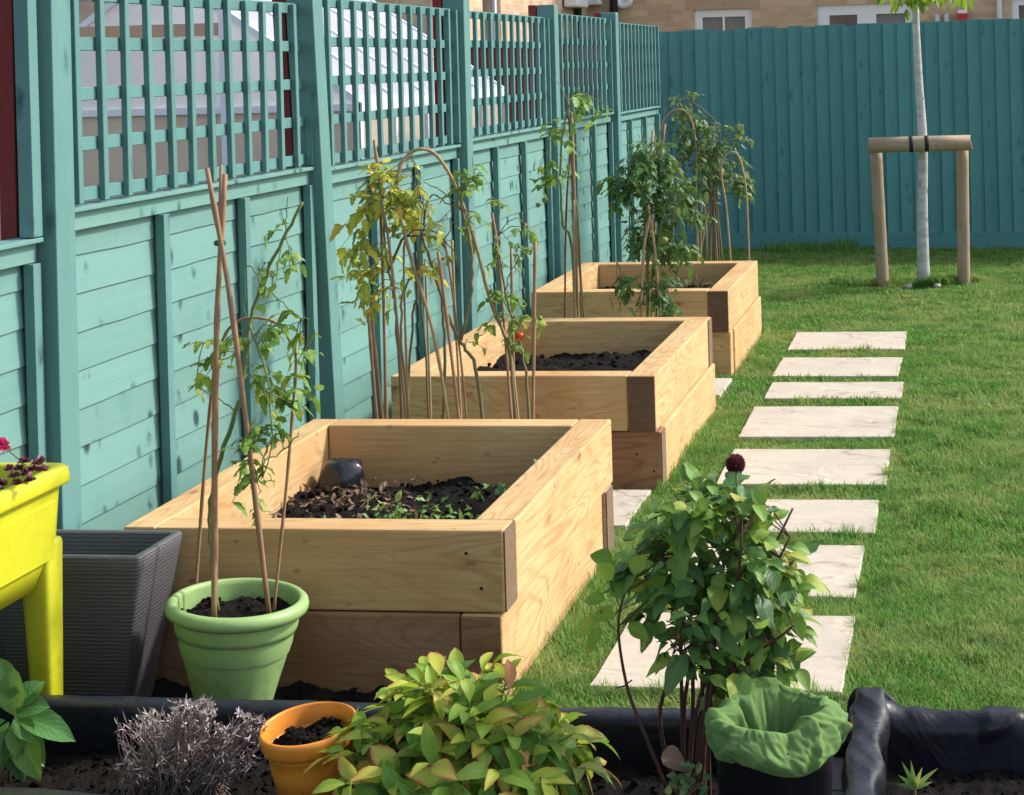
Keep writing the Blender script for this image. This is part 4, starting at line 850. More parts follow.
# ------------------------------------------------------------------ lined foreground trough
SZ = .105
tr = thing('lined_planter', 'long black-lined planting trough across the front, filled with dark soil', 'planter', (-1.2, 3.1, 0))
def rollband(path, r, name, parent, amp=.004, seed=0, mm_='liner', z0=-.02, inner=None, outer=True):
    """liner draped over a rail: section goes up the near side, over a rounded top and down the far side"""
    b = MB(); P = interp(path, 30); m = len(P); n = 26; vs = []
    for i, p in enumerate(P):
        t = (P[min(i+1, m-1)]-P[max(i-1, 0)]).normalized(); s = Vector((t.y, -t.x, 0)).normalized()
        for k in range(n):
            u = k/(n-1)
            if u < .35: q = p+s*r+Vector((0, 0, (z0-p.z+r)*(1-u/.35)-r))
            elif u < .65: a = math.pi*(u-.35)/.3; ca, sa = math.cos(a), math.sin(a); q = p+s*r*math.copysign(abs(ca)**.55, ca)+Vector((0, 0, -r+r*abs(sa)**.55))
            else: q = p-s*r+Vector((0, 0, (z0-p.z+r)*((u-.65)/.35)-r))
            f = amp*(nse(q.x+seed, q.y, q.z, 9)*2.2+abs(nse(q.x, q.y+seed, q.z, 22))*1.3)
            vs.append(q+s*f*(1 if u < .5 else -1)+Vector((0, 0, f*(1 if .35 < u < .65 else .2))))
    b.add(vs, [(i*n+k, (i+1)*n+k, (i+1)*n+k+1, i*n+k+1) for i in range(m-1) for k in range(n-1)])
    return b.build(name, M[mm_], parent, True)
rollband([(-2.6, 3.385, .208), (-1.9, 3.38, .208), (-1.2, 3.38, .208), (-.6, 3.38, .210), (-.215, 3.38, .214)], .03, 'far_liner', tr, .0012, 2)
rollband([(-2.6, 2.94, .208), (-1.9, 2.938, .207), (-1.2, 2.88, .207), (-.6, 2.80, .207), (-.3, 2.78, .207)], .03, 'near_liner', tr, .0012, 7)
b = MB(); b.grid(-2.6, -.3, 2.8, 3.37, 230, 60, lambda x, y: (x, y, SZ+.012*nse(x, y, 0, 6)+.014*nse(x, y, 1, 25)+.006*nse(x, y, 2, 70)))
for i in range(2200):
    x, y = random.uniform(-2.3, -.35), random.uniform(2.86, 3.35); b.lump((x, y, SZ+.012*nse(x, y, 0, 6)+.014*nse(x, y, 1, 25)+.002), random.choice((.002, .003, .004, .006, .009)))
b.build('soil', M['soil'], tr, True)
# second trough to the right, crumpled liner
tr2 = thing('lined_planter', 'black crumpled-liner planting trough at the lower right, beside the lawn', 'planter', (.3, 3.1, 0))
b = MB(); rr = interp([(-.20, 3.42, .248), (-.203, 3.38, .262), (-.205, 3.30, .238), (-.205, 3.16, .226), (-.20, 3.02, .222), (-.195, 2.85, .222), (-.195, 2.7, .22)], 22); n = 30; vs = []
for i, p in enumerate(rr):
    rr_ = .034+.006*math.sin(i*.21)+(.008 if i < 14 else 0)
    for k in range(n):
        a = math.pi*(1.25-1.5*k/(n-1)); q = p+Vector((-math.cos(a)*-1, 0, 0))*rr_*1.0; ca, sa = math.cos(a), math.sin(a); q = p+Vector((math.copysign(abs(ca)**.65, ca)*rr_, 0, math.copysign(abs(sa)**.65, sa)*rr_-rr_))
        f = .003*nse(q.x, q.y, q.z, 9)+.012*(.2-abs(noise.noise(Vector((q.x*16+3+q.y*6, q.y*9+q.x*12, q.z*16)))))
        vs.append(q+Vector((math.cos(a), 0, math.sin(a)))*f)
    vs[-1] = Vector((vs[-1].x, vs[-1].y, .02)); vs[-n] = Vector((vs[-n].x, vs[-n].y, .0))
b.add(vs, [(i*n+k, (i+1)*n+k, (i+1)*n+k+1, i*n+k+1) for i in range(len(rr)-1) for k in range(n-1)])
b.build('side_liner', M['liner'], tr2, True)
def fold(x, z):  # diagonal pleats
    u = x*1.0+z*1.6
    return .010*(.25-abs(noise.noise(Vector((x*3.1+z*2, z*2, 0)))))+.002*nse(x, z, 4, 6)+(.012 if (x-.02)*.62+(.24-z) < .06 and x > .02 else 0)
b = MB(); nx, ns = 170, 34; vs = []
for i in range(nx+1):
    x = -.235+1.9*i/nx; top = .226+.012*nse(x, 2, 0, 5)+(.03*max(0, 1-abs(x+.19)/.05))
    for k in range(ns+1):
        u = k/ns
        if u < .6: z = .03+(top-.035-.03)*(u/.6); y = 3.345
        elif u < .85: a = math.pi*(u-.6)/.25; z = top-.035+.035*math.sin(a); y = 3.38-.035*math.cos(a)
        else: z = (top-.035)*(1-(u-.85)/.15); y = 3.415
        f = fold(x, z); vs.append((x, y-f*(1 if u < .75 else -.6), z+(f*.5 if .6 < u < .85 else 0)))
b.add(vs, [(i*(ns+1)+k, (i+1)*(ns+1)+k, (i+1)*(ns+1)+k+1, i*(ns+1)+k+1) for i in range(nx) for k in range(ns)])
b.build('far_liner', M['liner'], tr2, True)
b = MB(); b.grid(-.19, 1.7, 2.7, 3.36, 190, 66, lambda x, y: (x, y, .12+.014*nse(x, y, 0, 6)+.014*nse(x, y, 1, 25)+.006*nse(x, y, 2, 70)))
for i in range(700):
    x, y = random.uniform(-.14, .6), random.uniform(2.9, 3.33); b.lump((x, y, .12+.014*nse(x, y, 0, 6)+.014*nse(x, y, 1, 25)), random.choice((.002, .003, .004, .007)))
b.build('soil', M['soil'], tr2, True)
pb = MB()
for y0, y1 in ((2.6, 3.185), (3.19, 3.34)): pb.box((-.31, y0, .10), (-.238, y1, .145))
tag(pb.build('edging_plank', simple('grey_plank', (.17, .16, .16), .8, 30, .5, .3), None, False, .003, (-.27, 2.6, 0)), 'grey wooden edging plank between the black pot and the crumpled liner', 'plank')
t = thing('weed', 'small grassy green weed sprouting from the soil of the right trough', 'plant', tuple(at(918, 795, 3.12))); lv = Leaves('blade'); st = MB(); c = at(915, 788, 3.2)
for k, (dx, dz, L) in enumerate(((-.5, .5, .035), (-.35, .9, .05), (-.1, 1, .05), (.25, .9, .045), (.65, .65, .05), (.9, .45, .03), (-.8, .3, .03))): lv.add(c, (dx, random.uniform(-.4, .2), dz), (0, -1, .5), L*1.2, .009, .5, .2)
st.tube([c-Vector((0, 0, .02)), c+Vector((0, 0, .01))], .002, 5); st.build('stem', M['stem_green'], t); lv.build('foliage', M['weed'], t, 2)

# orange pot (tilted)
oc = at(315, 795, 3.08)
op = thing('plant_pot', 'small orange glazed pot tilted in the front trough, half behind the shrub', 'plant pot', (-1.222, 3.10, .092))
oq = Matrix.Rotation(rad(-3), 4, 'Y') @ Matrix.Rotation(rad(6), 4, 'X')
op.rotation_euler = oq.to_euler(); op.scale = (1.13, 1.13, 1.13); WL[op] = Vector((0, 0, 0))
b = MB(); b.lathe([(.001, 0), (.05, 0), (.053, .004), (.061, .06), (.068, .115), (.070, .14), (.0755, .143), (.079, .15), (.0805, .166), (.079, .172), (.0755, .174), (.0735, .170), (.071, .145), (.066, .11)], 56)
b.build('pot_body', M['pot_orange'], op, True)
lump_soil((0, 0, 0), .0645, .144, amp=.01).build('soil', M['soil'], op, True)

# ------------------------------------------------------------------ big front shrub
sc = Vector((-.935, 3.06, .10))
M['shrub_tip'] = leafmat('shrub_tip_leaf', [(0, (.20, .38, .05)), (.45, (.38, .54, .07)), (.8, (.60, .66, .09)), (.95, (.68, .52, .12)), (1, (.6, .25, .13))], .45, .45, .2, (.65, .14, .09), .8)
lvt = Leaves('lance')
sh = thing('leafy_shrub', 'bushy low shrub with pointed green leaves tipped yellow and red in the front trough', 'shrub', sc); lv = Leaves('lance'); st = MB()
for i in range(125):
    q = random.random()*6.283; el = random.uniform(.12, 1.45); rr = Vector((math.cos(q)*math.cos(el), math.sin(q)*math.cos(el), math.sin(el)))
    tip = sc+Vector((0, 0, .06))+Vector((rr.x*.268, rr.y*.23, rr.z*.225))*random.uniform(.72, 1.08); mid = sc+Vector((rr.x*.08, rr.y*.07, .10))
    P = interp([sc+Vector((rr.x*.03, rr.y*.03, 0)), mid, tip], 6); st.tube(P, [.0035-.0018*k/(len(P)-1) for k in range(len(P))], 5)
    ax = (P[-1]-P[-3]).normalized()
    for w_ in range(6):
        base = P[-1]-ax*(.016*w_); az = w_*2.4+random.random()
        s1 = ax.cross(Vector((0, 0, 1)) if abs(ax.z) < .9 else Vector((1, 0, 0))).normalized(); s2 = ax.cross(s1)
        d = (s1*math.cos(az)+s2*math.sin(az))*(.55+.14*w_)+ax*(.85-.1*w_)+Vector((0, 0, .12)); L = random.uniform(.075, .12)*(.62+.11*w_)
        n_ = ax+Vector((0, 0, .8))+rv(.25); (lvt if w_ < 2 and tip.z > sc.z+.14 else lv).add(base, d, n_, L, L*random.uniform(.32, .48), random.uniform(.1, .6), random.uniform(.15, .8), wav=.015)
st.build('stem', M['stem_green'], sh, True); lv.build('foliage', M['shrub'], sh, 4)
o = lvt.build('foliage', M['shrub_tip'], sh, 4); o['label'] = 'yellow and red tinted young leaves at the shoot tips'

# ------------------------------------------------------------------ dahlia
dc = Vector((-.525, 3.17, .10)); dh = thing('dahlia_plant', 'tall dark-leaved dahlia bush with reddish stems in front of the stepping slabs', 'dahlia', dc); st = MB(); lv = Leaves('ovate')
tips = []
CX = (-.46, 3.17, .535)
for i in range(13):
    q = random.random()*6.283; b0 = dc+Vector((random.gauss(0, .022), random.gauss(0, .025), -.02))
    k1 = b0+Vector((random.gauss(.02, .02), random.gauss(0, .02), .24)); tp = Vector((CX[0]+random.uniform(-.12, .14), CX[1]+random.uniform(-.12, .12), random.uniform(.44, .66)))
    P = interp([b0, k1, tp], 8); st.tube(P, [.0052-.003*k/(len(P)-1) for k in range(len(P))], 6); tips.append(P)
BL = ((660, 525, 18, 26), (690, 503, 20, 36), (722, 498, 18, 28), (748, 516, 22, 34), (640, 565, 16, 22), (668, 562, 26, 60), (706, 548, 34, 90), (752, 562, 30, 74), (786, 572, 16, 26), (660, 605, 24, 44), (706, 605, 34, 90), (752, 612, 30, 74), (782, 625, 14, 18), (700, 655, 24, 50), (738, 660, 26, 56), (765, 655, 18, 26), (720, 690, 16, 20), (676, 640, 14, 18))
for (bx_, by_, br_, cnt) in BL:
    cc = at(bx_, by_, 3.17+random.uniform(-.05, .05)); rr3 = br_*1.83e-3*1.1
    for i in range(cnt):
        u = rv(random.random()**.4); p = cc+Vector((u.x*rr3, u.y*rr3*1.5, u.z*rr3))
        P = min(tips, key=lambda T_: (T_[-2]-p).length); near = min(P[5:], key=lambda a: (a-p).length); dd = p-near; dd = dd.normalized() if dd.length > 1e-4 else rv()
        if i % 4 == 0: st.tube([near, near.lerp(p, .6)+Vector((0, 0, .01)), p], [.0018, .0014, .001], 4, False)
        d = dd*.7+u*.5+rv(.6); d.z = d.z*.6-.05; L = random.choice((.022, .03, .038, .045, .055))*random.uniform(.85, 1.15); lv.add(p, d, Vector((0, -.35, 1))+rv(.5), L, L*random.uniform(.5, .78), random.uniform(-.2, .5), random.uniform(.1, .9), wav=.05)
# left side shoot with yellow-green leaves
P = interp([at(668, 792, 3.1), at(645, 735, 3.1), at(628, 690, 3.1), at(619, 640, 3.1), at(620, 610, 3.1), at(628, 585, 3.1)], 5); st.tube(P, [.0038-.002*k/(len(P)-1) for k in range(len(P))], 6)
for a_, b_ in (((620, 635), (600, 610)), ((620, 625), (648, 600)), ((622, 612), (610, 580)), ((628, 590), (650, 575)), ((632, 680), (616, 688))): st.tube([at(*a_, 3.1), at((a_[0]+b_[0])/2, (a_[1]+b_[1])/2+2, 3.1), at(*b_, 3.1)], .0014, 4, False)
l2 = Leaves('ovate')
for (x, y, dx, dy, L) in ((605, 600, -1, .2, .045), (598, 620, -1, -.3, .045), (612, 580, -.6, 1, .05), (622, 600, -.3, .8, .05), (602, 628, -.6, -.6, .04), (640, 600, .8, .5, .05), (650, 592, .6, .9, .05), (596, 640, -.6, -.5, .03), (612, 562, -.8, .5, .05), (634, 575, .3, 1, .05), (615, 616, -.5, .1, .05), (628, 625, .8, -.2, .045)):
    l2.add(at(x, y, 3.1+random.uniform(-.03, .03)), (dx, random.uniform(-.4, .2), dy), (0, -.8, .7), L*.95, L*.66, .25, .4)
st.build('stem', M['stem_dark'], dh, True); lv.build('foliage', M['dahlia'], dh, 4)
o = l2.build('foliage', M['sapling'], dh, 4); o['label'] = 'yellow-green leaves of the thin left side shoot'
# young top and right-side leaves; sunlight is put into their brighter green
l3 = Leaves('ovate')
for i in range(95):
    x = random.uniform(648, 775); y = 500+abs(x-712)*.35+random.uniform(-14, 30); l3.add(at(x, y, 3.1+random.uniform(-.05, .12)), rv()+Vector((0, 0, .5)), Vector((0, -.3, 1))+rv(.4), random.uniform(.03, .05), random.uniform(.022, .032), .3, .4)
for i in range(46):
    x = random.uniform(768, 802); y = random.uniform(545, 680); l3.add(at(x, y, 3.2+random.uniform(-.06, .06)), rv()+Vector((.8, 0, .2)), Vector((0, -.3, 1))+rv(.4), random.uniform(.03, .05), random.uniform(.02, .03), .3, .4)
o = l3.build('foliage', M['tomato_green'], dh, 3); o['label'] = 'young leaves at the top and right side, sunlight painted into their bright green'
fc = at(735.5, 465, 3.15); fb = MB(); fb.tube([at(738, 505, 3.15), at(737, 485, 3.15), fc], .0022, 6); fb.build('flower_stalk', M['stem_green'], dh, True)
pt = Leaves('petal')
for ring in range(9):
    th = .25+ring*.27
    for k in range(5+ring*2 if ring < 5 else 14):
        a = 2*math.pi*k/(5+ring*2 if ring < 5 else 14)+ring*.4; d = Vector((math.sin(th)*math.cos(a), math.sin(th)*math.sin(a), math.cos(th)))
        pt.add(fc+d*.006, d, Vector((0, 0, 1)) if th > .6 else rv(), .0135, .009, .9, -.3)
pt.build('flower', M['petal'], dh, 2)
t = thing('sprig', 'small green sprig with a withered brown leaf at the foot of the dahlia', 'plant', tuple(at(680, 790, 3.0))); lv = Leaves('round'); st = MB(); c = at(684, 800, 3.0)
for k in range(26):
    p = at(random.uniform(668, 705), random.uniform(762, 795), 3.0); lv.add(p, rv()+Vector((0, 0, .4)), Vector((0, -.6, .8)), .02, .013, .3, .3)
    if k % 3 == 0: st.tube([c, p], .001, 4, False)
st.build('stem', M['stem_dry'], t); lv.build('foliage', M['tomato_grey'], t, 2)
lv = Leaves('round'); lv.add(at(662, 755, 3.0), (1, -.2, -.1), (0, -.7, .7), .05, .04, .5, .6, wav=.05); lv.build('dead_leaf', M['dead_leaf'], t, 4)

# ------------------------------------------------------------------ dried lavender
t = thing('dried_lavender', 'dried grey-brown lavender bush with brittle twigs in the front trough', 'shrub', (-1.56, 3.12, SZ)); st = MB(); lv = Leaves('lance')
lobes = ((195, 705, 60, 40), (160, 735, 40, 30), (255, 725, 26, 32), (150, 720, 25, 20), (215, 720, 50, 30), (235, 760, 40, 20), (150, 770, 40, 15), (205, 712, 30, 22))
for i in range(480):
    cx, cy, rx, ry = random.choice(lobes); x, y = random.gauss(cx, rx*.5), random.gauss(cy, ry*.42)
    x = max(118, min(266, x)); ym = 712 if abs(x-205) > 34 else 700
    if 215 < x < 238: ym = 728
    y = max(ym+random.random()*14, min(785, y)); Y = 3.12+random.gauss(0, .055)
    tip = at(x, y, Y); b0 = Vector((-1.54+random.gauss(0, .05), 3.12+random.gauss(0, .04), SZ-.01)); m_ = b0.lerp(tip, .55)+rv(.014)+Vector((0, 0, .012))
    P = interp([b0, m_, tip], 3); st.tube(P, [.0016-.0008*k/(len(P)-1) for k in range(len(P))], 3, False)
    for j in range(3):
        p = P[random.randint(2, len(P)-1)]; d = rv()+(tip-m_).normalized()*.9; lv.add(p, d, rv(), random.uniform(.010, .022), random.uniform(.0016, .0036), .4, random.uniform(-1, 1.2))
    if i % 2 == 0:
        for j in range(5): lv.add(tip, rv()+Vector((0, 0, .6)), rv(), random.uniform(.006, .012), .0035, .5, random.uniform(-.8, .8))
st.build('twigs', M['twig_grey'], t, True); lv.build('foliage', M['lavender'], t, 2)

# ------------------------------------------------------------------ broad leaved plant, lower left
c = at(12, 722, 3.22); t = thing('broad_leaved_plant', 'glossy broad-leaved green plant at the lower left corner', 'plant', (c.x, c.y, SZ)); lv = Leaves('lance'); st = MB(); root = Vector((c.x-.01, c.y, SZ-.01))
for (x, y, dx, dz, dy, L, Wd, nx_, nz_) in ((12, 716, 1, -.12, -.1, .125, .05, .1, 1), (12, 718, .75, -1, -.5, .115, .055, -.3, .8), (12, 716, -.1, 1, .0, .085, .055, 0, .3), (14, 712, .9, .42, -.2, .075, .05, -.4, 1), (12, 716, .9, -.35, -.6, .07, .035, 0, 1),
        (5, 690, -.3, .9, .1, .07, .04, .3, .3), (2, 720, -1, -.4, -.3, .08, .045, 0, 1), (8, 705, -.8, .5, 0, .08, .05, .2, .8), (0, 730, -.7, -.7, -.3, .08, .04, 0, 1), (15, 722, .3, -.8, -.8, .06, .035, 0, 1), (8, 698, .1, 1, -.1, .065, .045, .1, .2), (10, 725, -.2, -.9, -.6, .08, .04, 0, .8), (14, 708, .5, .7, .3, .07, .045, 0, .6), (10, 722, .3, -1, -.25, .10, .05, .2, .5), (6, 722, -.3, -1, -.25, .09, .05, -.2, .5), (14, 722, .75, -.75, -.2, .09, .04, .2, .8)):
    p = at(x, y, 3.2); p.x += .006; lv.add(p, (dx, dy, dz), (nx_, -.75, nz_), L*1.05, Wd*1.15, .35, .25, wav=.02)
st.tube([root, c+Vector((0, 0, -.01))], [.004, .003], 6); st.build('stem', M['stem_green'], t, True); lv.build('foliage', M['broad'], t, 4)

# ------------------------------------------------------------------ black pot with green bag
bpc = Vector((-.352, 3.02, 0))
bk = thing('plant_pot', 'round black plastic pot at the bottom right, under the green bag', 'plant pot', bpc)
b = MB(); b.lathe([(.001, .06), (.085, .06), (.09, .07), (.106, .300), (.111, .302), (.111, .318), (.107, .320), (.1, .315), (.098, .2)], 56, bpc); b.build('pot_body', M['pot_black'], bk, True)
b = MB(); b.lathe([(.001, .2), (.098, .205)], 30, bpc); b.build('soil', M['soil'], bk, True)
b = MB(); n = 150; prof = []
def crease(p, sc): return .25-abs(noise.noise(p*sc))
def bagp(q, v):
    # v 0..1 from deep inside, over the rim, to the outer hem
    fl_ = .5+.5*math.cos(q+rad(10)); back = .5+.5*math.cos(q-rad(95)); x, y = math.cos(q), math.sin(q)
    flap = math.exp(-((((q+rad(28)+math.pi) % (2*math.pi))-math.pi)/.42)**2)
    top = .342+.004*math.sin(q*3+1)+.016*back**3+.014*flap
    if v < .44: t_ = v/.44; r = .060+.026*t_**1.4-.030*flap*math.sin(math.pi*min(1, t_*.8)); z = .21+(top-.21)*t_
    elif v < .60: t_ = (v-.44)/.16; a = math.pi*(1-t_); r = .096+.010+.010*math.cos(a)-.012*flap*(1-t_); z = top+.008*math.sin(a)
    else: t_ = (v-.60)/.40; r = .117+.016*math.sin(t_*2.5)*(.4+.8*fl_)-.003*t_; z = top-(.048+.012*fl_)*t_-.004*t_*math.sin(q*4)
    p = Vector((x*1.1, y*1.1, v*1.0))
    f = .036*crease(p+Vector((v*.8, 0, q*.12)), 1.25)+.020*crease(Vector((x+5, y+2, v*.9+x*.9)), 2.4)+.007*crease(Vector((x-5, y+7, v*1.6-x)), 6)
    f *= 1 if v > .3 else .3+2.3*v
    pl = .012*abs(math.sin(q*4.5+2*math.sin(q*2)))*(v < .44)*math.sin(math.pi*v/.44)
    return Vector((bpc.x+(r+f-.010-pl)*x, bpc.y+(r+f-.010-pl)*y, z+f*.5))
n = 260
m_ = 80; vs = [bagp(2*math.pi*k/n, i/m_) for i in range(m_+1) for k in range(n)]
b.add(vs, [(i*n+k, i*n+(k+1) % n, (i+1)*n+(k+1) % n, (i+1)*n+k) for i in range(m_) for k in range(n)])
o = b.build('grow_bag', M['fabric_green'], None, True, loc=tuple(bpc)); tag(o, 'crumpled green fabric bag folded over the rim of the black pot', 'fabric bag')
sm = o.modifiers.new('thick', 'SOLIDIFY'); sm.thickness = .0012

# ------------------------------------------------------------------ sapling and stake frame
sp = thing('sapling_tree', 'young tree with slim pale trunk tied to the stake frame, yellow-green leaves on top', 'tree', (-.26, 11.32, 0))
tk = MB(); TP = interp([(-.262, 11.34, -.05), (-.262, 11.34, .1), (-.258, 11.34, .5), (-.245, 11.34, .95), (-.262, 11.34, 1.4), (-.268, 11.34, 1.9), (-.25, 11.34, 2.6), (-.26, 11.34, 3.4)], 8)
tk.tube(TP, [.046-.034*(i/(len(TP)-1)) + (.012 if i < 10 else 0)*(1-i/10) for i in range(len(TP))], 14); tk.build('trunk', M['bark'], sp, True)
lb = MB(); lv = Leaves('ovate')
for i in range(34):
    z = random.uniform(1.88, 3.2); q = i*2.4; L = random.uniform(.3, .75)*(1 if z < 2.7 else .6); p = Vector((-.26, 11.33, z)); d = Vector((math.cos(q), math.sin(q), random.uniform(.35, .8)))
    if z < 2.05: d.z = random.uniform(0, .15); L = .42
    P = interp([p, p+d*L*.5, p+d*L+Vector((0, 0, -.08*L))], 5); lb.tube(P, [.009-.006*k/(len(P)-1) for k in range(len(P))], 5)
    for j in range(26):
        c = random.choice(P[2:])+rv(.05); dd = rv(); dd.z = -abs(dd.z)-.3; l_ = random.uniform(.06, .10); lv.add(c, dd, rv(), l_, l_*.42, .3, .3)
for (x, y) in ((893, 2), (903, -2), (940, 2), (950, 4), (962, 2), (898, 6), (888, -2), (955, 0), (966, 3), (946, -3), (910, 14), (934, -4)):
    for j in range(3):
        c = at(x+random.uniform(-5, 5), y-5, 11.2+random.uniform(-.2, .2)); lv.add(c, (random.uniform(-.5, .5), random.uniform(-.3, .3), -1), rv(), random.uniform(.06, .09), .03, .3, .2)
lb.build('branches', M['bark'], sp, True); lv.build('foliage', M['sapling'], sp, 2)
fr = thing('stake_frame', 'rustic round-pole timber frame of two stakes and a crossbar supporting the young tree', 'tree stake', (-.26, 11.5, 0))
for px, bx, by in ((-.552, -.527, 11.36), (.010, -.003, 11.36)):
    q = MB(); H = .905; pts = [(bx+(px-bx)*k/10, by, -.05+(H+.05)*k/10) for k in range(11)]
    L = H+.05; o_ = MB(); o_.tube([(k/10*L, .002*math.sin(k), 0) for k in range(11)], [.042, .041, .042, .040, .041, .040, .041, .040, .0405, .041, .040], 20); o = o_.build('stake', M['stake'], None, True); o.parent = fr
    v = Vector((px-bx, 0, L)).normalized(); o.rotation_euler = v.to_track_quat('X', 'Z').to_euler(); o.location = Vector((bx, by, -.05))-WL[fr]
o_ = MB(); o_.tube([(0, 0, 0), (.004, 0, 0), (.22, 0, .002), (.44, .0, .0), (.656, 0, -.001), (.66, 0, 0)], [.046, .05, .0495, .051, .05, .046], 24); o = o_.build('crossbar', M['stake'], None, True); o.parent = fr; o.location = Vector((-.592, 11.24, .925))-WL[fr]; o.rotation_euler = (0, rad(-.6), 0)
for x in (-.315, -.215):
    q = MB(); q.lathe([(.0515, -.012), (.0535, -.012), (.0535, .012), (.0515, .012)], 24); o = q.build('strap', M['tie'], None, True); o.parent = fr; o.rotation_euler = (0, rad(90), 0); o.location = Vector((x, 11.24, .93))-WL[fr]
for k, (x, lb_) in enumerate(((-.36, 'left'), (-.17, 'right'))):
    q = MB(); q.lump((x, 11.2, .012), .026); tag(q.build('pebble', M['stone_small'], None, True, loc=(x, 11.2, 0)), 'small pale stone in the grass just %s of the trunk foot' % lb_, 'stone', 'stones at the foot of the young tree')

# ------------------------------------------------------------------ houses and neighbour's garden
def wall_obj(name, root, length, height, loc, rotz, m, thick=.3, holes=()):
    """wall in local XZ facing -Y, split round openings (x0,x1,z0,z1)"""
    b = MB(); xs = sorted({0, length}|{h[0] for h in holes}|{h[1] for h in holes}); zs = sorted({0, height}|{h[2] for h in holes}|{h[3] for h in holes})
    for i in range(len(xs)-1):
        for j in range(len(zs)-1):
            cx, cz = (xs[i]+xs[i+1])/2, (zs[j]+zs[j+1])/2
            if any(h[0] < cx < h[1] and h[2] < cz < h[3] for h in holes): continue
            k = len(b.v); b.add([(xs[i], 0, zs[j]), (xs[i+1], 0, zs[j]), (xs[i+1], 0, zs[j+1]), (xs[i], 0, zs[j+1])], [(0, 1, 2, 3)])
    for h in holes:
        x0, x1, z0, z1 = h; b.add([(x0, 0, z0), (x1, 0, z0), (x1, 0, z1), (x0, 0, z1), (x0, .12, z0), (x1, .12, z0), (x1, .12, z1), (x0, .12, z1)], [(0, 4, 5, 1), (1, 5, 6, 2), (2, 6, 7, 3), (3, 7, 4, 0)])
    b.add([(0, thick, 0), (length, thick, 0), (length, thick, height), (0, thick, height), (0, 0, 0), (length, 0, 0), (length, 0, height), (0, 0, height)], [(0, 3, 2, 1), (3, 7, 6, 2), (4, 7, 3, 0), (5, 1, 2, 6)])
    o = b.build(name, m, None); o.parent = root; o.location = Vector(loc)-WL[root]; o.rotation_euler.z = rotz; return o
def window(root, w_, h_, loc, rotz, panes, inner='curtain', nm='window'):
    """panes: list of (x0,x1,z0,z1) in local; frame white"""
    fr_ = MB(); xs = sorted({0, w_}|{p[0] for p in panes}|{p[1] for p in panes}); zs = sorted({0, h_}|{p[2] for p in panes}|{p[3] for p in panes})
    for i in range(len(xs)-1):
        for j in range(len(zs)-1):
            cx, cz = (xs[i]+xs[i+1])/2, (zs[j]+zs[j+1])/2
            if any(p[0] < cx < p[1] and p[2] < cz < p[3] for p in panes): continue
            fr_.box((xs[i], 0, zs[j]), (xs[i+1], .06, zs[j+1]))
    o = fr_.build(nm, M['white_frame'], None); o.parent = root; o.location = Vector(loc)-WL[root]; o.rotation_euler.z = rotz
    for k, p in enumerate(panes):
        g_ = MB(); g_.box((p[0]-.005, .03, p[2]-.005), (p[1]+.005, .035, p[3]+.005)); go = g_.build('pane', M[inner if isinstance(inner, str) else inner[k]], None); go.parent = o
    return o
HY = 22
house = thing('brick_house', 'buff brick house with white window and patio doors beyond the back fence', 'house', (-1, HY, 0))
def hx(px): return at(px, 10, HY).x
x0h = -4.75
W1 = (hx(694)-x0h, hx(752)-x0h, 1.0, at(723, 9, HY).z); W2_ = (hx(817)-x0h, hx(914)-x0h, .05, at(865, 4, HY).z); W3 = (hx(1012)-x0h, hx(1012)-x0h+1.1, .9, at(1012, 1, HY).z+.03)
ups = [(1.2, 2.3, 3.5, 4.7), (4.2, 5.3, 3.5, 4.7), (7, 8, 3.5, 4.7)]
wall_obj('wall', house, 12, 5.2, (x0h, HY, 0), 0, M['brick'], holes=[W1, W2_, W3]+ups)
def twop(w_, h_, f=.085): return [(f, w_/2-.015, f, h_-f), (w_/2+.015, w_-f, f, h_-f)]
window(house, W1[1]-W1[0], W1[3]-W1[2], (x0h+W1[0], HY+.04, W1[2]), 0, twop(W1[1]-W1[0], W1[3]-W1[2], .10))
wd = W2_[1]-W2_[0]; hd = W2_[3]-W2_[2]; s1 = wd/97.
window(house, wd, hd, (x0h+W2_[0], HY+.04, W2_[2]), 0, [(12*s1, 40*s1, .15, hd-.13), (59*s1, 88*s1, .15, hd-.13)], ('glass_dark', 'curtain'), 'patio_door')
window(house, 1.1, W3[3]-W3[2], (x0h+W3[0], HY+.04, W3[2]), 0, twop(1.1, W3[3]-W3[2]), 'glass_dark')
for u in ups: window(house, u[1]-u[0], 1.2, (x0h+u[0], HY+.04, 3.5), 0, twop(u[1]-u[0], 1.2))
lt = MB(); lt.box((W1[0]-.1+x0h, HY-.006, W1[3]), (W1[1]+.1+x0h, HY+.03, W1[3]+.225)); lt.build('lintel', wood('brick_soldier', (.5, .38, .27), (.42, .3, .2)), house)
rf = MB(); rf.prism([(0, 0)], 0, 0) if False else None
rf.add([(x0h-.3, HY-.35, 5.15), (x0h+12.3, HY-.35, 5.15), (x0h+12.3, HY+4, 8), (x0h-.3, HY+4, 8), (x0h-.3, HY+8.3, 5.15), (x0h+12.3, HY+8.3, 5.15)], [(0, 1, 2, 3), (3, 2, 5, 4), (0, 3, 4), (1, 5, 2)]); rf.build('roof', M['slate'], house)
dp = MB(); dp.tube([at(843, 4, HY-.06), Vector((at(843, 4, HY).x, HY-.06, .2))], .02, 8); q_ = at(999, 0, HY-.05)
dp = MB(); dp.tube([Vector((q_.x, HY-.05, .1)), Vector((q_.x, HY-.05, 5.1))], .035, 10); dp.build('downpipe', M['white_frame'], house, True)
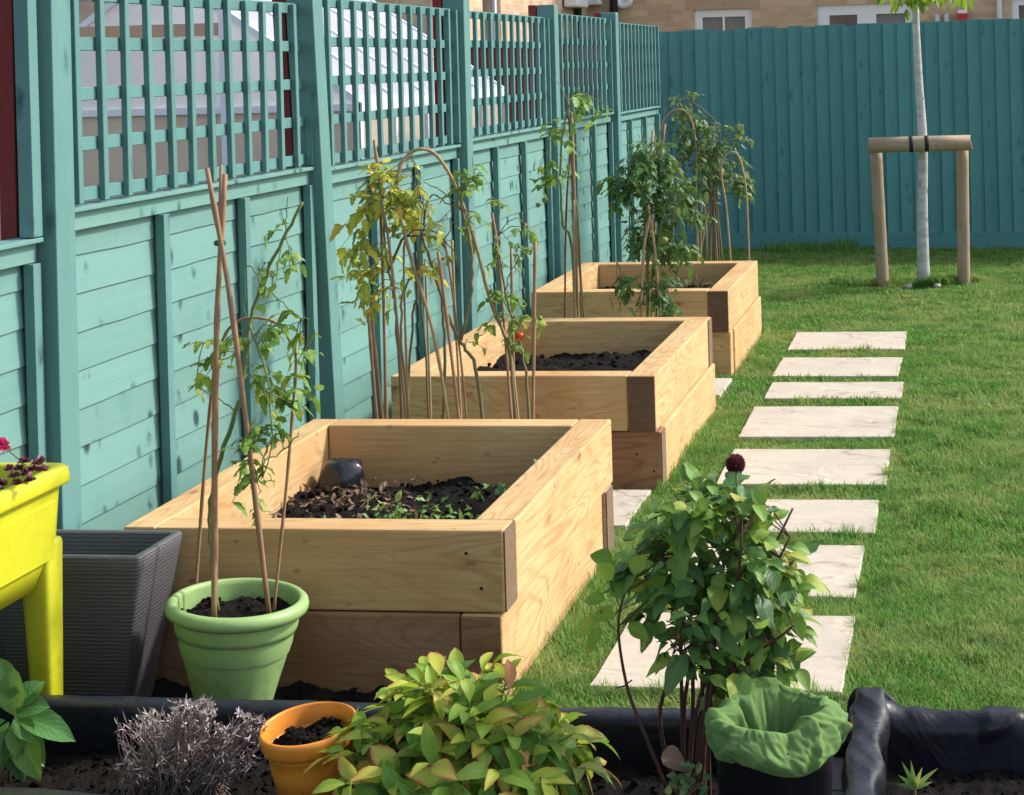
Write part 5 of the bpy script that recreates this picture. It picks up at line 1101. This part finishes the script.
# small things on the wall
q_ = at(962.5, 19, HY-.1); bx = MB(); bx.box((q_.x-.07, HY-.2, q_.z-.08), (q_.x+.07, HY-.02, q_.z+.07)); bx.build('wall_box', M['red_box'], house, bevel=.01)
q_ = at(962.5, 14, HY-.1); bx = MB(); bx.box((q_.x-.06, HY-.19, q_.z+.0), (q_.x+.06, HY-.03, q_.z+.05)); bx.build('wall_box', M['white_frame'], house, bevel=.01)
q_ = at(942, 19, HY-.1)
for d_ in (-.06, .06): bx = MB(); bx.tube([(q_.x+d_, HY-.08, q_.z-.25), (q_.x+d_, HY-.08, q_.z+.06)], .035, 8); bx.build('vent_pipe', M['alu'], house, True)
# side wing
wing = thing('brick_house', 'buff brick house wing seen above the trellis, with a black downpipe and white meter boxes', 'house', (x0h, 18, 0))
y0w = 15.3
hole = (17.0-y0w, 17.7-y0w, 1.2, at(492, 17, 17.3).z+.12+.06)
hole = (17.0-y0w, 17.7-y0w, 1.2, 2.75)
wall_obj('wall', wing, HY-y0w-.002, 5.2, (x0h, y0w, 0), rad(90), M['brick'], holes=[hole])
window(wing, .7, 1.55, (x0h-.04, 17.0, 1.2), rad(90), [(.08, .62, .08, 1.47)], 'glass_dark')
wall_obj('wall', wing, 8.695, 5.2, (x0h-9, y0w, 0), 0, M['brick'])
rf = MB(); rf.add([(x0h-9.3, y0w-.3, 5.15), (x0h+.3, y0w-.3, 5.15), (x0h+.3, y0w+4, 8), (x0h-9.3, y0w+4, 8), (x0h-9.3, HY, 5.15), (x0h+.3, HY, 5.15)], [(0, 1, 2, 3), (3, 2, 5, 4), (0, 3, 4), (1, 5, 2)]); rf.build('roof', M['slate'], wing)
def sidept(px, py): # on the wing's side wall
    d = FW + RT*((px-PPX)/FPX) - UP*((py-PPY)/FPX); return Vector((0, 0, CH)) + d*((x0h+.06)/d.x)
for px, r_ in ((578, .05), (614, .055)):
    if px < 590: p = sidept(px, 10)
    else: p = at(px, 10, HY-.08)
    q = MB(); q.tube([Vector((p.x, p.y, .1)), Vector((p.x, p.y, 5.1))], r_, 10); q.build('downpipe', M['tie'], wing, True)
p = sidept(573, -2); q = MB(); q.box((p.x-.04, p.y-.35, p.z-.12), (p.x+.14, p.y+.25, p.z+.4)); q.build('meter_box', M['white_frame'], wing, bevel=.02)
p = at(594, -1, HY-.1); q = MB(); q.box((p.x-.12, HY-.2, p.z-.08), (p.x+.1, HY-.01, p.z+.4)); q.build('meter_box', M['white_frame'], wing, bevel=.02)
p = at(622, -1, HY-.1); q = MB(); q.lathe([(.001, .0), (.05, .0), (.055, .02), (.10, .03), (.12, .01), (.13, -.05)], 28); o = q.build('flue', M['white_frame'], None, True); o.parent = wing; o.rotation_euler.x = rad(90); o.location = Vector((p.x, HY-.06, p.z))-WL[wing]
# greenhouse
gx0_, gx1_, gy0_, gy1_, ze, zr = -5.15, -3.05, 8.5, 11.4, 1.335, 2.05
gh = thing('greenhouse', 'white-framed greenhouse with milky panes and bright roof seen through the trellis', 'greenhouse', (-3.9, 8.5, 0)); gm = (gx0_+gx1_)/2
b = MB()
for x in (gx0_, gx1_): b.box((x-.02, gy0_, 0), (x+.02, gy0_+.04, ze)); b.box((x-.02, gy1_-.04, 0), (x+.02, gy1_, ze)); b.box((x-.03, gy0_, ze-.045), (x+.03, gy1_, ze))
for y in (gy0_, gy1_-.04):
    b.box((gx0_, y-.005, ze-.04), (gx1_, y+.035, ze-.005)); b.box((gx0_, y-.005, .62), (gx1_, y+.035, .66)); b.box((gx0_, y, .0), (gx1_, y+.04, .06))
    for x in (-4.60, -3.83, -3.76): b.box((x-.015, y-.008, 0), (x+.015, y+.03, ze+(zr-ze)*(1-abs(x-gm)/(gx1_-gm))))
for k in range(6):
    y = gy0_+(gy1_-gy0_-.03)*k/5
    for sx in (-1, 1):
        e = gm+sx*(gx1_-gm); b.hexa([(gm, y, zr-.01), (e, y, ze-.01), (e, y+.03, ze-.01), (gm, y+.03, zr-.01), (gm, y, zr+.03), (e, y, ze+.03), (e, y+.03, ze+.03), (gm, y+.03, zr+.03)] if sx > 0 else [(e, y, ze-.01), (gm, y, zr-.01), (gm, y+.03, zr-.01), (e, y+.03, ze-.01), (e, y, ze+.03), (gm, y, zr+.03), (gm, y+.03, zr+.03), (e, y+.03, ze+.03)])
    b.box((gx1_-.015, y, 0), (gx1_+.015, y+.03, ze))
b.build('frame', M['white_frame'], gh)
b = MB(); b.add([(gx0_, gy0_+.02, .66), (gx1_, gy0_+.02, .66), (gx1_, gy0_+.02, ze), (gm, gy0_+.02, zr), (gx0_, gy0_+.02, ze)], [(0, 1, 2, 3, 4)]); b.build('gable_pane', M['pane'], gh)
b = MB(); b.add([(gx0_, gy1_-.02, .0), (gx1_, gy1_-.02, .0), (gx1_, gy1_-.02, ze), (gm, gy1_-.02, zr), (gx0_, gy1_-.02, ze)], [(4, 3, 2, 1, 0)])
b.build('gable_pane', M['pane'], gh)
b = MB(); b.add([(gx0_, gy0_+.018, .0), (gx1_, gy0_+.018, .0), (gx1_, gy0_+.018, 1.3), (gx0_, gy0_+.018, 1.3)], [(0, 1, 2, 3)]); b.add([(gx1_-.005, gy0_, 0), (gx1_-.005, gy1_, 0), (gx1_-.005, gy1_, ze), (gx1_-.005, gy0_, ze)], [(0, 1, 2, 3)]); b.build('side_pane', M['pane_low'], gh)
b = MB(); b.add([(gm, gy0_+.005, zr+.015), (gx1_+.03, gy0_+.005, ze-.006), (gx1_+.03, gy1_-.005, ze-.006), (gm, gy1_-.005, zr+.015)], [(0, 1, 2, 3)]); b.add([(gm, gy0_+.005, zr+.015), (gm, gy1_-.005, zr+.015), (gx0_-.03, gy1_-.005, ze-.006), (gx0_-.03, gy0_+.005, ze-.006)], [(0, 1, 2, 3)]); b.build('roof_pane', M['roof_sheet'], gh)
b = MB(); b.box((gm-.46, gy0_-.004, 1.70), (gm+.34, gy0_+.01, 1.765)); b.build('gable_band', M['tan_panel'], gh)
# neighbour's red fence
rfn = thing('red_fence', 'dark red timber fence in the next garden, seen through the far trellis panels', 'fence', (-5, 13.4, 0)); b = MB(); x = -9.0
while x < -2.55: b.box((x, 13.40+random.uniform(-.003, .003), 0), (x+.118, 13.42, 1.66)); x += .12
b.build('board_panel', M['red_wood'], rfn)
b = MB(); b.box((-9, 13.38, 1.66), (-2.55, 13.44, 1.69)); b.build('cap_rail', M['red_wood'], rfn)
sh_ = thing('lean_to', 'low lean-to with blue slate roof against the brick wing, far upper left', 'lean-to', (-8, 14, 0))
b = MB(); b.add([(-12, 13.9, 1.72), (-5.6, 13.9, 1.72), (-5.6, 15.28, 2.0), (-12, 15.28, 2.0)], [(0, 1, 2, 3)]); b.add([(-12, 13.9, 1.68), (-5.6, 13.9, 1.68), (-5.6, 15.28, 1.96), (-12, 15.28, 1.96)], [(3, 2, 1, 0)]); b.build('roof', M['slate'], sh_)
b = MB(); b.box((-12, 14.1, 0), (-5.8, 15.28, 1.7)); b.build('wall', M['tan_panel'], sh_); b = MB(); b.box((-12, 13.86, 1.64), (-5.6, 13.9, 1.73)); b.build('gutter', M['white_frame'], sh_)
